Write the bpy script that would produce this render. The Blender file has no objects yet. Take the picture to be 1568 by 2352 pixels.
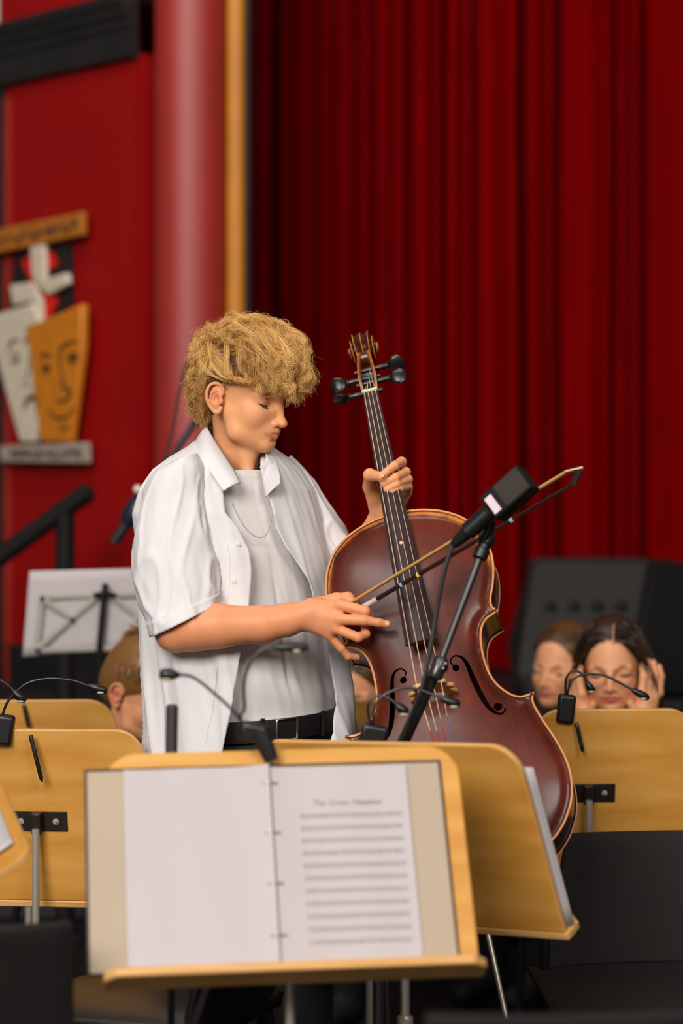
import bpy, bmesh, math, random
import numpy as np
from mathutils import Vector, Matrix, noise

random.seed(7)
SC = bpy.context.scene
COL = SC.collection
# ---------------------------------------------------------------- camera
FPX, CX, CY, CAMH = 85.0 / 24.0 * 1568.0, 784.0, 1100.0, 1.45
cam = bpy.data.cameras.new('camera')
cam.sensor_fit = 'HORIZONTAL'; cam.sensor_width = 24.0; cam.lens = 85.0
cam.shift_y = -76.0 / 1568.0
cam.dof.use_dof = True; cam.dof.focus_distance = 4.78; cam.dof.aperture_fstop = 2.0
cam.clip_end = 60
camo = bpy.data.objects.new('camera', cam); COL.objects.link(camo)
camo.location = (0, 0, CAMH); camo.rotation_euler = (math.pi / 2, 0, 0)
SC.camera = camo
# ---------------------------------------------------------------- world, lights, exposure
wd = bpy.data.worlds.new('hall_light'); SC.world = wd; wd.use_nodes = True
wd.node_tree.nodes['Background'].inputs[0].default_value = (1.0, 0.93, 0.87, 1)
wd.node_tree.nodes['Background'].inputs[1].default_value = 0.12
def area(name, loc, target, size, power, color=(1, 0.94, 0.88)):
    l = bpy.data.lights.new(name, 'AREA'); l.shape = 'RECTANGLE'; l.size, l.size_y = size
    l.energy = power; l.color = color
    o = bpy.data.objects.new(name, l); COL.objects.link(o); o.location = loc
    o.rotation_euler = (Vector(target) - Vector(loc)).to_track_quat('-Z', 'Y').to_euler()
    return o
area('hall_window_light', (-3.4, -4.5, 5.6), (0.0, 5.0, 1.1), (4.6, 3.2), 1150)
area('front_fill_light', (2.8, -2.5, 5.4), (0.2, 5.0, 1.1), (3.0, 2.0), 300)  # unseen fill, added to brighten the figure from the front right
area('overhead_sheen_light', (-2.2, 0.9, 5.5), (-1.6, 2.0, 0.0), (2.6, 1.0), 120)  # unseen panel, added so the cello belly reflects a soft sheen
area('stage_fill_light', (-0.8, 5.2, 5.6), (0.2, 8.6, 2.0), (3.0, 0.8), 90)  # unseen light, added to brighten the curtain and stage
SC.view_settings.view_transform = 'Standard'; SC.view_settings.look = 'None'
SC.view_settings.gamma = 1.0; SC.view_settings.use_curve_mapping = False
SC.view_settings.exposure = -0.38
# ---------------------------------------------------------------- helpers
def P(px, py, d):
    "photo pixel at depth d (metres along the view axis) -> world point"
    return Vector(((px - CX) / FPX * d, d, CAMH - (py - CY) / FPX * d))
def lin(c):
    return tuple(((v / 255.0) / 12.92 if v <= 10 else (((v / 255.0) + 0.055) / 1.055) ** 2.4) for v in c)
def mat(name, rgb, rough=0.5, metal=0.0, spec=0.5, coat=0.0, sheen=0.0, sss=0.0, var=0.0, vscale=8.0, bump=0.0, bscale=60.0,
        stretch=(1, 1, 1), rgb2=None, attr=None, attr_rgb=None, coords='Object', coat_rough=0.1, detail=4.0):
    m = bpy.data.materials.new(name); m.use_nodes = True
    nt = m.node_tree; b = nt.nodes['Principled BSDF']; N = nt.nodes.new; Lk = nt.links.new
    base = lin(rgb) + (1,)
    b.inputs['Base Color'].default_value = base
    b.inputs['Roughness'].default_value = rough; b.inputs['Metallic'].default_value = metal
    b.inputs['Specular IOR Level'].default_value = spec
    b.inputs['Coat Weight'].default_value = coat; b.inputs['Coat Roughness'].default_value = coat_rough
    b.inputs['Sheen Weight'].default_value = sheen
    if sss:
        b.inputs['Subsurface Weight'].default_value = sss; b.inputs['Subsurface Radius'].default_value = (0.012, 0.004, 0.002)
        b.inputs['Subsurface Scale'].default_value = 0.6
    src = None
    if var or rgb2:
        tc = N('ShaderNodeTexCoord'); mp = N('ShaderNodeMapping'); mp.inputs['Scale'].default_value = stretch
        Lk(tc.outputs[coords], mp.inputs['Vector'])
        nz = N('ShaderNodeTexNoise'); nz.inputs['Scale'].default_value = vscale; nz.inputs['Detail'].default_value = detail
        Lk(mp.outputs[0], nz.inputs['Vector'])
        cr = N('ShaderNodeValToRGB'); c2 = lin(rgb2) if rgb2 else tuple(v * (1 - var) for v in base[:3])
        cr.color_ramp.elements[0].position = 0.35; cr.color_ramp.elements[1].position = 0.68
        cr.color_ramp.elements[0].color = tuple(c2) + (1,); cr.color_ramp.elements[1].color = base
        Lk(nz.outputs['Fac'], cr.inputs['Fac']); src = cr.outputs['Color']
    if attr:
        at = N('ShaderNodeAttribute'); at.attribute_name = attr
        mx = N('ShaderNodeMix'); mx.data_type = 'RGBA'
        Lk(at.outputs['Fac'], mx.inputs['Factor'])
        if src is not None: Lk(src, mx.inputs['A'])
        else: mx.inputs['A'].default_value = base
        mx.inputs['B'].default_value = lin(attr_rgb) + (1,)
        src = mx.outputs['Result']
    if src is not None: Lk(src, b.inputs['Base Color'])
    if bump:
        tc2 = N('ShaderNodeTexCoord'); mp2 = N('ShaderNodeMapping'); mp2.inputs['Scale'].default_value = stretch
        Lk(tc2.outputs[coords], mp2.inputs['Vector'])
        n2 = N('ShaderNodeTexNoise'); n2.inputs['Scale'].default_value = bscale; n2.inputs['Detail'].default_value = 5
        Lk(mp2.outputs[0], n2.inputs['Vector'])
        bp = N('ShaderNodeBump'); bp.inputs['Strength'].default_value = bump; bp.inputs['Distance'].default_value = 0.004
        Lk(n2.outputs['Fac'], bp.inputs['Height']); Lk(bp.outputs[0], b.inputs['Normal'])
    return m
def tag(o, label=None, cat=None, group=None, kind=None):
    if label: o['label'] = label
    if cat: o['category'] = cat
    if group: o['group'] = group
    if kind: o['kind'] = kind
    return o
def thing(name, loc, label, cat, group=None, M=None):
    o = bpy.data.objects.new(name, None); COL.objects.link(o); o.empty_display_size = 0.05
    if M is not None: o.matrix_basis = M
    else: o.location = loc
    return tag(o, label, cat, group)
def link(name, me, material=None, parent=None, smooth=True, world=True):
    if material is not None:
        for m in (material if isinstance(material, (list, tuple)) else [material]): me.materials.append(m)
    if smooth and len(me.polygons): me.polygons.foreach_set('use_smooth', [True] * len(me.polygons))
    o = bpy.data.objects.new(name, me); COL.objects.link(o)
    if parent is not None:
        o.parent = parent
        if world:
            M = parent.matrix_basis.copy(); q = parent.parent
            while q is not None: M = q.matrix_basis @ q.matrix_parent_inverse @ M if False else M; q = q.parent
            o.matrix_parent_inverse = root_matrix(parent).inverted()
    return o
def root_matrix(o):
    M = o.matrix_basis.copy()
    if o.parent is not None: M = root_matrix(o.parent) @ o.matrix_parent_inverse @ M
    return M
def pydata(name, V, F):
    me = bpy.data.meshes.new(name)
    me.from_pydata([tuple(v) for v in V], [], [tuple(f) for f in F]); me.update()
    return me
def crom(pts, n, closed=False):
    "Catmull-Rom through points (tuples of any length), n samples per span"
    A = [np.array(p, float) for p in pts]; k = len(A); out = []
    for i in range(k if closed else k - 1):
        p1, p2 = A[i], A[(i + 1) % k]
        p0 = A[i - 1] if (i > 0 or closed) else 2 * p1 - p2
        p3 = A[(i + 2) % k] if (closed or i + 2 < k) else 2 * p2 - p1
        for j in range(n):
            t = j / n
            out.append(0.5 * ((2 * p1) + (-p0 + p2) * t + (2 * p0 - 5 * p1 + 4 * p2 - p3) * t * t + (-p0 + 3 * p1 - 3 * p2 + p3) * t ** 3))
    if not closed: out.append(A[-1])
    return out
def interp(tab, x):
    xs = [t[0] for t in tab]
    return [float(np.interp(x, xs, [t[k] for t in tab])) for k in range(1, len(tab[0]))]
class MB:
    def __init__(s): s.V = []; s.F = []; s.mi = []
    def add(s, V, F, m=0):
        o = len(s.V); s.V += [Vector(v) for v in V]; s.F += [tuple(i + o for i in f) for f in F]; s.mi += [m] * len(F); return s
    def box(s, c, size, M=None, m=0):
        hx, hy, hz = size[0] / 2, size[1] / 2, size[2] / 2; c = Vector(c)
        V = [Vector((x, y, z)) for x in (-hx, hx) for y in (-hy, hy) for z in (-hz, hz)]
        V = [(M @ v if M is not None else v) + c for v in V]
        return s.add(V, [(0, 1, 3, 2), (4, 6, 7, 5), (0, 4, 5, 1), (2, 3, 7, 6), (0, 2, 6, 4), (1, 5, 7, 3)], m)
    def tube(s, pts, r, n=10, caps=True, m=0, closed=False, flat=None):
        pts = [Vector(p) for p in pts]; k = len(pts)
        rs = list(r) if hasattr(r, '__len__') else [r] * k
        T = []
        for i in range(k):
            a = pts[i - 1] if (i > 0 or closed) else pts[i]; b = pts[(i + 1) % k] if (i < k - 1 or closed) else pts[i]
            d = b - a; T.append(d.normalized() if d.length > 1e-9 else Vector((0, 0, 1)))
        u = T[0].orthogonal().normalized() if flat is None else (Vector(flat) - T[0] * T[0].dot(Vector(flat))).normalized()
        V = []; F = []
        for i in range(k):
            u = (u - T[i] * u.dot(T[i])); u = u.normalized() if u.length > 1e-9 else T[i].orthogonal().normalized()
            w = T[i].cross(u)
            for j in range(n):
                a = 2 * math.pi * j / n
                rr = rs[i] if not hasattr(rs[i], '__len__') else 1
                ru, rw = (rs[i], rs[i]) if not hasattr(rs[i], '__len__') else rs[i]
                V.append(pts[i] + u * math.cos(a) * ru + w * math.sin(a) * rw)
        for i in range(k if closed else k - 1):
            for j in range(n):
                i2 = (i + 1) % k
                F.append((i * n + j, i * n + (j + 1) % n, i2 * n + (j + 1) % n, i2 * n + j))
        if caps and not closed:
            F.append(tuple(range(n))[::-1]); F.append(tuple((k - 1) * n + j for j in range(n)))
        return s.add(V, F, m)
    def lathe(s, prof, a, b, n=24, m=0):
        "profile [(t along a->b, radius)]"
        a, b = Vector(a), Vector(b)
        return s.tube([a.lerp(b, t) for t, _ in prof], [max(r, 1e-4) for _, r in prof], n, True, m)
    def ball(s, c, r, n=16, M=None, m=0):
        c = Vector(c); r = r if hasattr(r, '__len__') else (r, r, r); V = []; F = []; k = n // 2
        for i in range(k + 1):
            ph = math.pi * i / k
            for j in range(n):
                a = 2 * math.pi * j / n
                v = Vector((r[0] * math.sin(ph) * math.cos(a), r[1] * math.sin(ph) * math.sin(a), r[2] * math.cos(ph)))
                V.append((M @ v if M is not None else v) + c)
        for i in range(k):
            for j in range(n): F.append((i * n + j, (i + 1) * n + j, (i + 1) * n + (j + 1) % n, i * n + (j + 1) % n))
        return s.add(V, F, m)
    def prism(s, poly, z0, z1, M=None, m=0):
        "2D polygon (x,y) extruded in local z"
        k = len(poly); V = [Vector((p[0], p[1], z0)) for p in poly] + [Vector((p[0], p[1], z1)) for p in poly]
        if M is not None: V = [M @ v for v in V]
        F = [tuple(range(k))[::-1], tuple(range(k, 2 * k))] + [(i, (i + 1) % k, k + (i + 1) % k, k + i) for i in range(k)]
        return s.add(V, F, m)
    def grid(s, rows, closed=False, m=0):
        n = len(rows[0]); V = [v for r in rows for v in r]; F = []
        for i in range(len(rows) - 1):
            for j in range(n if closed else n - 1):
                F.append((i * n + j, i * n + (j + 1) % n, (i + 1) * n + (j + 1) % n, (i + 1) * n + j))
        return s.add(V, F, m)
    def mesh(s, name='m', clean=True):
        me = pydata(name, s.V, s.F); me.polygons.foreach_set('material_index', s.mi)
        if clean:
            bm = bmesh.new(); bm.from_mesh(me); bmesh.ops.remove_doubles(bm, verts=bm.verts, dist=1e-5)
            bmesh.ops.recalc_face_normals(bm, faces=bm.faces); bm.to_mesh(me); bm.free()
        return me
    def build(s, name, material, parent=None, bevel=0.0, seg=2, smooth=True, world=True, subdiv=0, solid=0.0, autosmooth=True, clean=True):
        o = link(name, s.mesh(name, clean), material, parent, smooth, world)
        if solid:
            md = o.modifiers.new('solid', 'SOLIDIFY'); md.thickness = solid; md.offset = 0
        if bevel:
            md = o.modifiers.new('bevel', 'BEVEL'); md.width = bevel; md.segments = seg; md.limit_method = 'ANGLE'; md.angle_limit = math.radians(40)
            md.harden_normals = False
        if subdiv:
            md = o.modifiers.new('sub', 'SUBSURF'); md.levels = md.render_levels = subdiv
        if smooth and autosmooth and not subdiv:
            smooth_by_angle(o, 40)
        return o
def smooth_by_angle(o, deg):
    me = o.data; bm = bmesh.new(); bm.from_mesh(me); lim = math.radians(deg)
    for e in bm.edges:
        if len(e.link_faces) == 2: e.smooth = e.calc_face_angle(0) < lim
    bm.to_mesh(me); bm.free()
def flat_shape(name, loops, depth, bevel=0.0):
    "filled 2D shape with holes -> mesh in the local xy plane, extruded +-depth"
    cu = bpy.data.curves.new(name, 'CURVE'); cu.dimensions = '2D'; cu.fill_mode = 'BOTH'; cu.extrude = depth; cu.bevel_depth = bevel
    for lp in loops:
        sp = cu.splines.new('POLY'); sp.points.add(len(lp) - 1); sp.use_cyclic_u = True
        for p, q in zip(sp.points, lp): p.co = (q[0], q[1], 0, 1)
    o = bpy.data.objects.new(name, cu); COL.objects.link(o)
    dg = bpy.context.evaluated_depsgraph_get(); me = bpy.data.meshes.new_from_object(o.evaluated_get(dg))
    bpy.data.objects.remove(o); bpy.data.curves.remove(cu)
    bm = bmesh.new(); bm.from_mesh(me); bmesh.ops.remove_doubles(bm, verts=bm.verts, dist=1e-6); bmesh.ops.recalc_face_normals(bm, faces=bm.faces); bm.to_mesh(me); bm.free()
    return me
def text_mesh(body, size, extrude=0.0008, shear=0.0):
    cu = bpy.data.curves.new('t', 'FONT'); cu.body = body; cu.size = size; cu.extrude = extrude; cu.align_x = 'CENTER'; cu.align_y = 'CENTER'; cu.shear = shear
    o = bpy.data.objects.new('t', cu); COL.objects.link(o)
    dg = bpy.context.evaluated_depsgraph_get(); me = bpy.data.meshes.new_from_object(o.evaluated_get(dg))
    bpy.data.objects.remove(o); bpy.data.curves.remove(cu); return me
def xform(me, M):
    me.transform(M); return me
def board_matrix(pos, yaw, tilt, roll=0.0):
    B = Matrix(((1, 0, 0), (0, 0, -1), (0, 1, 0)))
    R = Matrix.Rotation(yaw, 3, 'Z') @ B @ Matrix.Rotation(tilt, 3, 'X') @ Matrix.Rotation(roll, 3, 'Z')
    return Matrix.Translation(pos) @ R.to_4x4()
def facing_matrix(yaw, pitch, roll=0.0):
    "columns: forward, left, up. yaw 0 faces the camera, positive turns to picture right; pitch > 0 looks down"
    F = Vector((math.sin(yaw), -math.cos(yaw), 0)); L = Vector((math.cos(yaw), math.sin(yaw), 0)); Z = Vector((0, 0, 1))
    f = F * math.cos(pitch) - Z * math.sin(pitch); u = Z * math.cos(pitch) + F * math.sin(pitch)
    R = Matrix((f, L, u)).transposed()
    return R @ Matrix.Rotation(roll, 3, 'X')
# ---------------------------------------------------------------- signed distance mesher (bodies, hands, heads)
class SDF:
    def __init__(s): s.ops = []
    def cone(s, a, b, r1, r2, k=0.006, sub=False): s.ops.append(('c', np.array(a, float), np.array(b, float), r1, r2, k, sub)); return s
    def chain(s, pts, rs, k=0.004):
        for i in range(len(pts) - 1): s.cone(pts[i], pts[i + 1], rs[i], rs[i + 1], k)
        return s
    def ell(s, c, r, k=0.006, R=None, sub=False): s.ops.append(('e', np.array(c, float), np.array(r, float), None if R is None else np.array(R, float), k, sub)); return s
    def mesh(s, res, name='body', pad=0.012):
        lo = np.full(3, 1e9); hi = np.full(3, -1e9); bb = []
        for o in s.ops:
            if o[0] == 'c':
                r = max(o[3], o[4]); l = np.minimum(o[1], o[2]) - r; h = np.maximum(o[1], o[2]) + r; sub = o[6]
            else:
                r = o[2].max() if o[3] is not None else o[2]; l = o[1] - r; h = o[1] + r; sub = o[5]
            bb.append((l, h))
            if not sub: lo = np.minimum(lo, l); hi = np.maximum(hi, h)
        lo -= pad; hi += pad; n = np.ceil((hi - lo) / res).astype(int) + 1
        G = np.full(n, 0.05, np.float32); ax = [lo[i] + res * np.arange(n[i]) for i in range(3)]
        for o, (l, h) in zip(s.ops, bb):
            k = o[5] if o[0] == 'c' else o[4]; e = k * 1.5 + 3 * res
            i0 = np.clip(np.floor((l - e - lo) / res).astype(int), 0, n - 1); i1 = np.clip(np.ceil((h + e - lo) / res).astype(int) + 1, 1, n)
            if (i1 <= i0).any(): continue
            sl = tuple(slice(a, b) for a, b in zip(i0, i1))
            x = ax[0][sl[0]][:, None, None]; y = ax[1][sl[1]][None, :, None]; z = ax[2][sl[2]][None, None, :]
            if o[0] == 'c':
                a, b = o[1], o[2]; ba = b - a; q = max(ba @ ba, 1e-12)
                t = np.clip(((x - a[0]) * ba[0] + (y - a[1]) * ba[1] + (z - a[2]) * ba[2]) / q, 0, 1)
                D = np.sqrt((x - a[0] - t * ba[0]) ** 2 + (y - a[1] - t * ba[1]) ** 2 + (z - a[2] - t * ba[2]) ** 2) - (o[3] + t * (o[4] - o[3])); sub = o[6]
            else:
                c, r, R = o[1], o[2], o[3]; u, v, w = x - c[0], y - c[1], z - c[2]
                if R is not None: u, v, w = (R[0, 0] * u + R[1, 0] * v + R[2, 0] * w, R[0, 1] * u + R[1, 1] * v + R[2, 1] * w, R[0, 2] * u + R[1, 2] * v + R[2, 2] * w)
                k0 = np.sqrt((u / r[0]) ** 2 + (v / r[1]) ** 2 + (w / r[2]) ** 2); k1 = np.sqrt((u / r[0] ** 2) ** 2 + (v / r[1] ** 2) ** 2 + (w / r[2] ** 2) ** 2) + 1e-9
                D = k0 * (k0 - 1) / k1; sub = o[5]
            A = G[sl]
            if sub:
                D = -D; hh = np.clip(0.5 - 0.5 * (D - A) / -k * -1, 0, 1) if False else np.clip(0.5 + 0.5 * (D - A) / k, 0, 1)
                G[sl] = A * (1 - hh) + D * hh + k * hh * (1 - hh)
            else:
                hh = np.clip(0.5 + 0.5 * (A - D) / k, 0, 1)
                G[sl] = A * (1 - hh) + D * hh - k * hh * (1 - hh)
        V, F = surface_nets(G); V = V * res + lo
        me = bpy.data.meshes.new(name); me.from_pydata(V.tolist(), [], F.tolist()); me.update()
        return me
def surface_nets(G):
    n = np.array(G.shape); S = G < 0
    c = S[:-1, :-1, :-1].astype(np.int8)
    for d in [(1, 0, 0), (0, 1, 0), (0, 0, 1), (1, 1, 0), (1, 0, 1), (0, 1, 1), (1, 1, 1)]:
        c = c + S[d[0]:n[0] - 1 + d[0], d[1]:n[1] - 1 + d[1], d[2]:n[2] - 1 + d[2]]
    cells = np.argwhere((c > 0) & (c < 8)); idx = np.full(n - 1, -1, np.int64); idx[tuple(cells.T)] = np.arange(len(cells))
    acc = np.zeros((len(cells), 3)); cnt = np.zeros(len(cells))
    cor = [(0, 0, 0), (1, 0, 0), (0, 1, 0), (1, 1, 0), (0, 0, 1), (1, 0, 1), (0, 1, 1), (1, 1, 1)]
    for a in range(8):
        for b in range(a + 1, 8):
            d = np.array(cor[b]) - np.array(cor[a])
            if np.abs(d).sum() != 1: continue
            ga = G[tuple((cells + cor[a]).T)]; gb = G[tuple((cells + cor[b]).T)]; m = (ga < 0) != (gb < 0)
            t = np.where(m, ga / np.where(m, ga - gb, 1), 0)[:, None]
            acc += np.where(m[:, None], np.array(cor[a]) + t * d, 0); cnt += m
    V = cells + acc / np.maximum(cnt, 1)[:, None]; Fs = []
    for ax in range(3):
        o1, o2 = [np.eye(3, dtype=int)[(ax + 1) % 3], np.eye(3, dtype=int)[(ax + 2) % 3]]
        sl0 = [slice(None)] * 3; sl1 = [slice(None)] * 3; sl0[ax] = slice(0, -1); sl1[ax] = slice(1, None)
        A = S[tuple(sl0)]; B = S[tuple(sl1)]; E = np.argwhere(A != B)
        ok = (E[:, (ax + 1) % 3] > 0) & (E[:, (ax + 2) % 3] > 0)
        for i in (1, 2): ok &= E[:, (ax + i) % 3] < n[(ax + i) % 3] - 1
        E = E[ok]; inside = A[tuple(E.T)]
        q = np.stack([idx[tuple((E - o1 - o2).T)], idx[tuple((E - o2).T)], idx[tuple(E.T)], idx[tuple((E - o1).T)]], 1)
        q = np.where(inside[:, None], q, q[:, ::-1]); Fs.append(q)
    F = np.concatenate(Fs); F = F[(F >= 0).all(1)]
    return V, F
def relax(me, it=2, lam=0.5):
    n = len(me.vertices); V = np.empty(n * 3); me.vertices.foreach_get('co', V); V = V.reshape(-1, 3)
    E = np.empty(len(me.edges) * 2, int); me.edges.foreach_get('vertices', E); E = E.reshape(-1, 2)
    deg = np.bincount(E.ravel(), minlength=n)[:, None]
    for i in range(it * 2):
        S = np.zeros_like(V)
        for k in range(3):
            S[:, k] = np.bincount(E[:, 0], V[E[:, 1], k], n) + np.bincount(E[:, 1], V[E[:, 0], k], n)
        V = V + (lam if i % 2 == 0 else -lam * 1.02) * (S / np.maximum(deg, 1) - V)
    me.vertices.foreach_set('co', V.ravel()); me.update(); return me
def join_meshes(name, mes):
    bm = bmesh.new()
    for m in mes: bm.from_mesh(m)
    me = bpy.data.meshes.new(name); bm.to_mesh(me); bm.free(); return me
def point_attr(me, name, vals):
    a = me.attributes.new(name, 'FLOAT', 'POINT'); a.data.foreach_set('value', np.asarray(vals, np.float32))
def coords(me):
    V = np.empty(len(me.vertices) * 3); me.vertices.foreach_get('co', V); return V.reshape(-1, 3)
# ---------------------------------------------------------------- materials
M_wall = mat('red_wall_paint', (150, 2, 1), 0.6, spec=0.25, var=0.12, vscale=2.5)
M_col = mat('glossy_red_column_paint', (160, 26, 12), 0.55, var=0.15, vscale=3, spec=0.9)
M_gold = mat('gilded_trim', (196, 122, 8), 0.5, var=0.2, vscale=5)
M_blackp = mat('black_paint', (30, 28, 27), 0.5, var=0.3, vscale=6)
M_white = mat('white_wall_paint', (226, 220, 204), 0.7, var=0.05, vscale=3)
M_stage = mat('stage_black', (22, 20, 20), 0.6, var=0.3, vscale=5)
M_floor = mat('dark_floor_boards', (22, 18, 16), 0.45, var=0.4, vscale=3, stretch=(6, 1, 1))
M_velvet = mat('red_velvet', (122, 0, 2), 0.9, spec=0.03, var=0.12, vscale=14, stretch=(1, 1, 0.25), bump=0.08, bscale=240)
M_wood = mat('beech_plywood', (217, 162, 80), 0.42, rgb2=(196, 133, 47), vscale=2.6, stretch=(1.2, 7, 7), coat=0.15, coat_rough=0.35, detail=6.0)
M_woodl = mat('pale_plywood_edge', (226, 176, 108), 0.5, rgb2=(198, 144, 78), vscale=9, stretch=(1, 1, 30))
M_chrome = mat('chrome_tube', (196, 186, 172), 0.3, metal=0.55)
M_dkmetal = mat('dark_steel', (58, 50, 45), 0.4, metal=0.7)
M_blk = mat('black_plastic', (18, 17, 18), 0.38)
M_blkm = mat('matt_black', (13, 12, 12), 0.7, spec=0.3)
M_paper = mat('white_paper', (190, 182, 184), 0.75, var=0.03, vscale=4, sss=0)
M_ink = mat('printed_ink', (166, 154, 155), 0.8)
M_inkd = mat('dark_lettering', (45, 34, 22), 0.8)
M_board = mat('grey_folder_board', (178, 161, 140), 0.7, var=0.05, vscale=8)
M_foldedge = mat('folder_dark_edge', (58, 40, 42), 0.6)
M_chair = mat('black_chair_shell', (33, 29, 29), 0.7, spec=0.22, var=0.15, vscale=30, bump=0.12, bscale=500)
M_leather = mat('black_leatherette', (30, 26, 26), 0.33, bump=0.1, bscale=300)
# ---------------------------------------------------------------- room
def slab(name, lo, hi, material):
    c = [(a + b) / 2 for a, b in zip(lo, hi)]; s = [b - a for a, b in zip(lo, hi)]
    o = MB().box(c, s).build(name, material, smooth=False); tag(o, kind='structure'); return o
slab('floor', (-6, -1, -0.1), (6, 12, 0.0), M_floor)
STZ = 0.72
stage = MB()
stage.box((2.75, 9.6, STZ / 2), (6.9, 4.2, STZ - 0.06)); stage.box((2.75, 9.57, STZ - 0.03), (6.96, 4.26, 0.06))
stage.box((-3.3, 10.0, STZ / 2), (5.2, 4.1, STZ - 0.002))
tag(stage.build('floor_stage', M_stage, smooth=False, bevel=0.008), kind='structure')
tag(MB().box((2.75, 7.49, STZ - 0.10), (6.9, 0.03, 0.045)).build('trim_1', M_dkmetal, bevel=0.006), kind='structure')
WA = Vector((-0.676, 8.0, 0)); WD = Vector((-0.66, 0.752, 0)).normalized(); WN = Vector((-WD.y, WD.x, 0)) * 1.0
if WN.y > 0: WN = -WN
def wallpt(px, py, off=0.0):
    k = (px - CX) / FPX; A = WA + WN * off  # ray x = k*y ; line parallel to the wall, off metres in front
    s = (k * A.y - A.x) / (WD.x - k * WD.y); q = A + WD * s
    return Vector((q.x, q.y, CAMH - (py - CY) / FPX * q.y))
def wallslab(name, s0, s1, z0, z1, o0, o1, material, bevel=0.0):
    V = []
    for s in (s0, s1):
        for o in (o0, o1):
            for z in (z0, z1): V.append(WA + WD * s + WN * o + Vector((0, 0, z)))
    m = MB().add(V, [(0, 1, 3, 2), (4, 6, 7, 5), (0, 4, 5, 1), (2, 3, 7, 6), (0, 2, 6, 4), (1, 5, 7, 3)])
    return tag(m.build(name, material, smooth=False, bevel=bevel), kind='structure')
wallslab('wall_left', 0.0, 0.78, STZ, 2.86, -0.12, 0.0, M_wall)
wallslab('baseboard_left', -0.0, 0.78, STZ, 0.868, 0.0, 0.012, M_blackp)
wallslab('wall_left_side', 0.78, 2.6, 0.0, 3.06, -0.12, 0.02, M_blackp)
wallslab('trim_2', 0.745, 0.782, STZ, 2.80, 0.0, 0.012, M_col)
# crown moulding: stepped profile carried along the wall
prof = [(0.0, 2.845), (0.035, 2.845), (0.037, 2.93), (0.046, 2.945), (0.048, 2.965), (0.060, 2.985), (0.062, 3.0), (0.075, 3.025), (0.075, 3.05), (0.0, 3.055)]
mo = MB()
for s in (0.0, 0.0): pass
rows = [[WA + WD * s + WN * o + Vector((0, 0, z)) for o, z in prof] for s in (-0.01, 2.6)]
mo.grid(rows, closed=True); k = len(prof); mo.F += [tuple(range(k)), tuple(range(2 * k - 1, k - 1, -1))]; mo.mi += [0, 0]
tag(mo.build('trim_3', M_blackp, smooth=False), kind='structure')
wallslab('wall_upper', -0.2, 3.2, 3.05, 5.2, -0.14, -0.01, M_white)
wr = MB().prism([(-0.676, 8.0), (-0.676, 8.62), (-1.22, 8.62)], STZ, 5.2); tag(wr.build('wall_return', M_wall, smooth=False), kind='structure')
slab('wall_recess', (-0.80, 8.6, STZ), (-0.34, 8.7, 5.2), M_wall)
# round engaged column with base and the gilded proscenium edge
col = MB(); cx_, cy_ = -0.497, 7.98
col.lathe([(0, .150), (.018, .150), (.02, .135), (.035, .14), (.05, .124), (.06, .122), (1, .118)], (cx_, cy_, STZ), (cx_, cy_, 5.2), 48)
tag(col.build('wall_column', M_col), kind='structure')
gt = MB(); gp = [(-0.031, 0.05), (-0.031, 0.0), (-0.024, -0.012), (-0.010, -0.018), (0.010, -0.018), (0.024, -0.012), (0.031, 0.0), (0.031, 0.05)]
gt.prism([(x - 0.347, y + 7.93) for x, y in gp], STZ, 5.2)
tag(gt.build('trim_4', M_gold), kind='structure')
slab('wall_proscenium', (-0.40, 7.99, STZ), (-0.305, 8.5, 5.2), M_blackp)
slab('wall_back', (-2.5, 11.4, 0), (6.2, 11.5, 5.2), M_blackp)
# ---------------------------------------------------------------- stage curtain: one heavy cloth hung in uneven pleats
def make_curtain():
    root = thing('stage_curtain', (0.6, 9.2, STZ), 'tall pleated red velvet stage curtain closing off the stage', 'curtain')
    Y0 = 9.2; sc = FPX / Y0
    ridge = [(430, .0), (480, .05), (530, -.05), (570, .05), (612, -.04), (655, .06), (705, -.06), (745, .03), (790, -.05), (838, .05), (872, -.02), (915, .05), (968, -.06), (1003, .055), (1042, -.045),
             (1072, .055), (1105, -.02), (1180, .075), (1228, -.065), (1262, .06), (1300, -.03), (1345, -.055), (1392, .05), (1422, -.05), (1455, .06), (1500, -.02), (1560, -.06), (1610, .06), (1660, -.05), (1720, .05), (1790, -.06), (1860, .05), (1950, -.05)]
    xs = np.array([r[0] for r in ridge], float); am = np.array([r[1] for r in ridge])
    cols = np.arange(430, 1950, 2.5); rows = []
    seg = np.clip(np.searchsorted(xs, cols, side='right') - 1, 0, len(xs) - 2); t = (cols - xs[seg]) / (xs[seg + 1] - xs[seg])
    base = am[seg] + (am[seg + 1] - am[seg]) * (0.5 - 0.5 * np.cos(np.pi * t))
    base = -0.062 + 0.150 * np.clip((base + 0.066) / 0.142, 0, 1) ** 1.7
    zs = np.linspace(STZ + 0.02, 5.0, 70); g = MB()
    for z in zs:
        row = []
        for c, b in zip(cols, base):
            sway = 0.012 * noise.noise(Vector((c * 0.012, z * 0.55, 3.1))); amp = 1 + 0.25 * noise.noise(Vector((c * 0.006, z * 0.4, 9)))
            row.append(Vector(((c - CX) / sc + sway, Y0 - b * amp - 0.003 * noise.noise(Vector((c * 0.04, z * 1.5, 1))), z)))
        rows.append(row)
    g.grid(rows); c = g.build('cloth', M_velvet, root, clean=False, autosmooth=False)
    hem = MB(); hem.tube([v + Vector((0, -0.004, 0.0)) for v in rows[0][::4]], 0.012, 6); hem.build('hem', M_velvet, root)
make_curtain()
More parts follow.
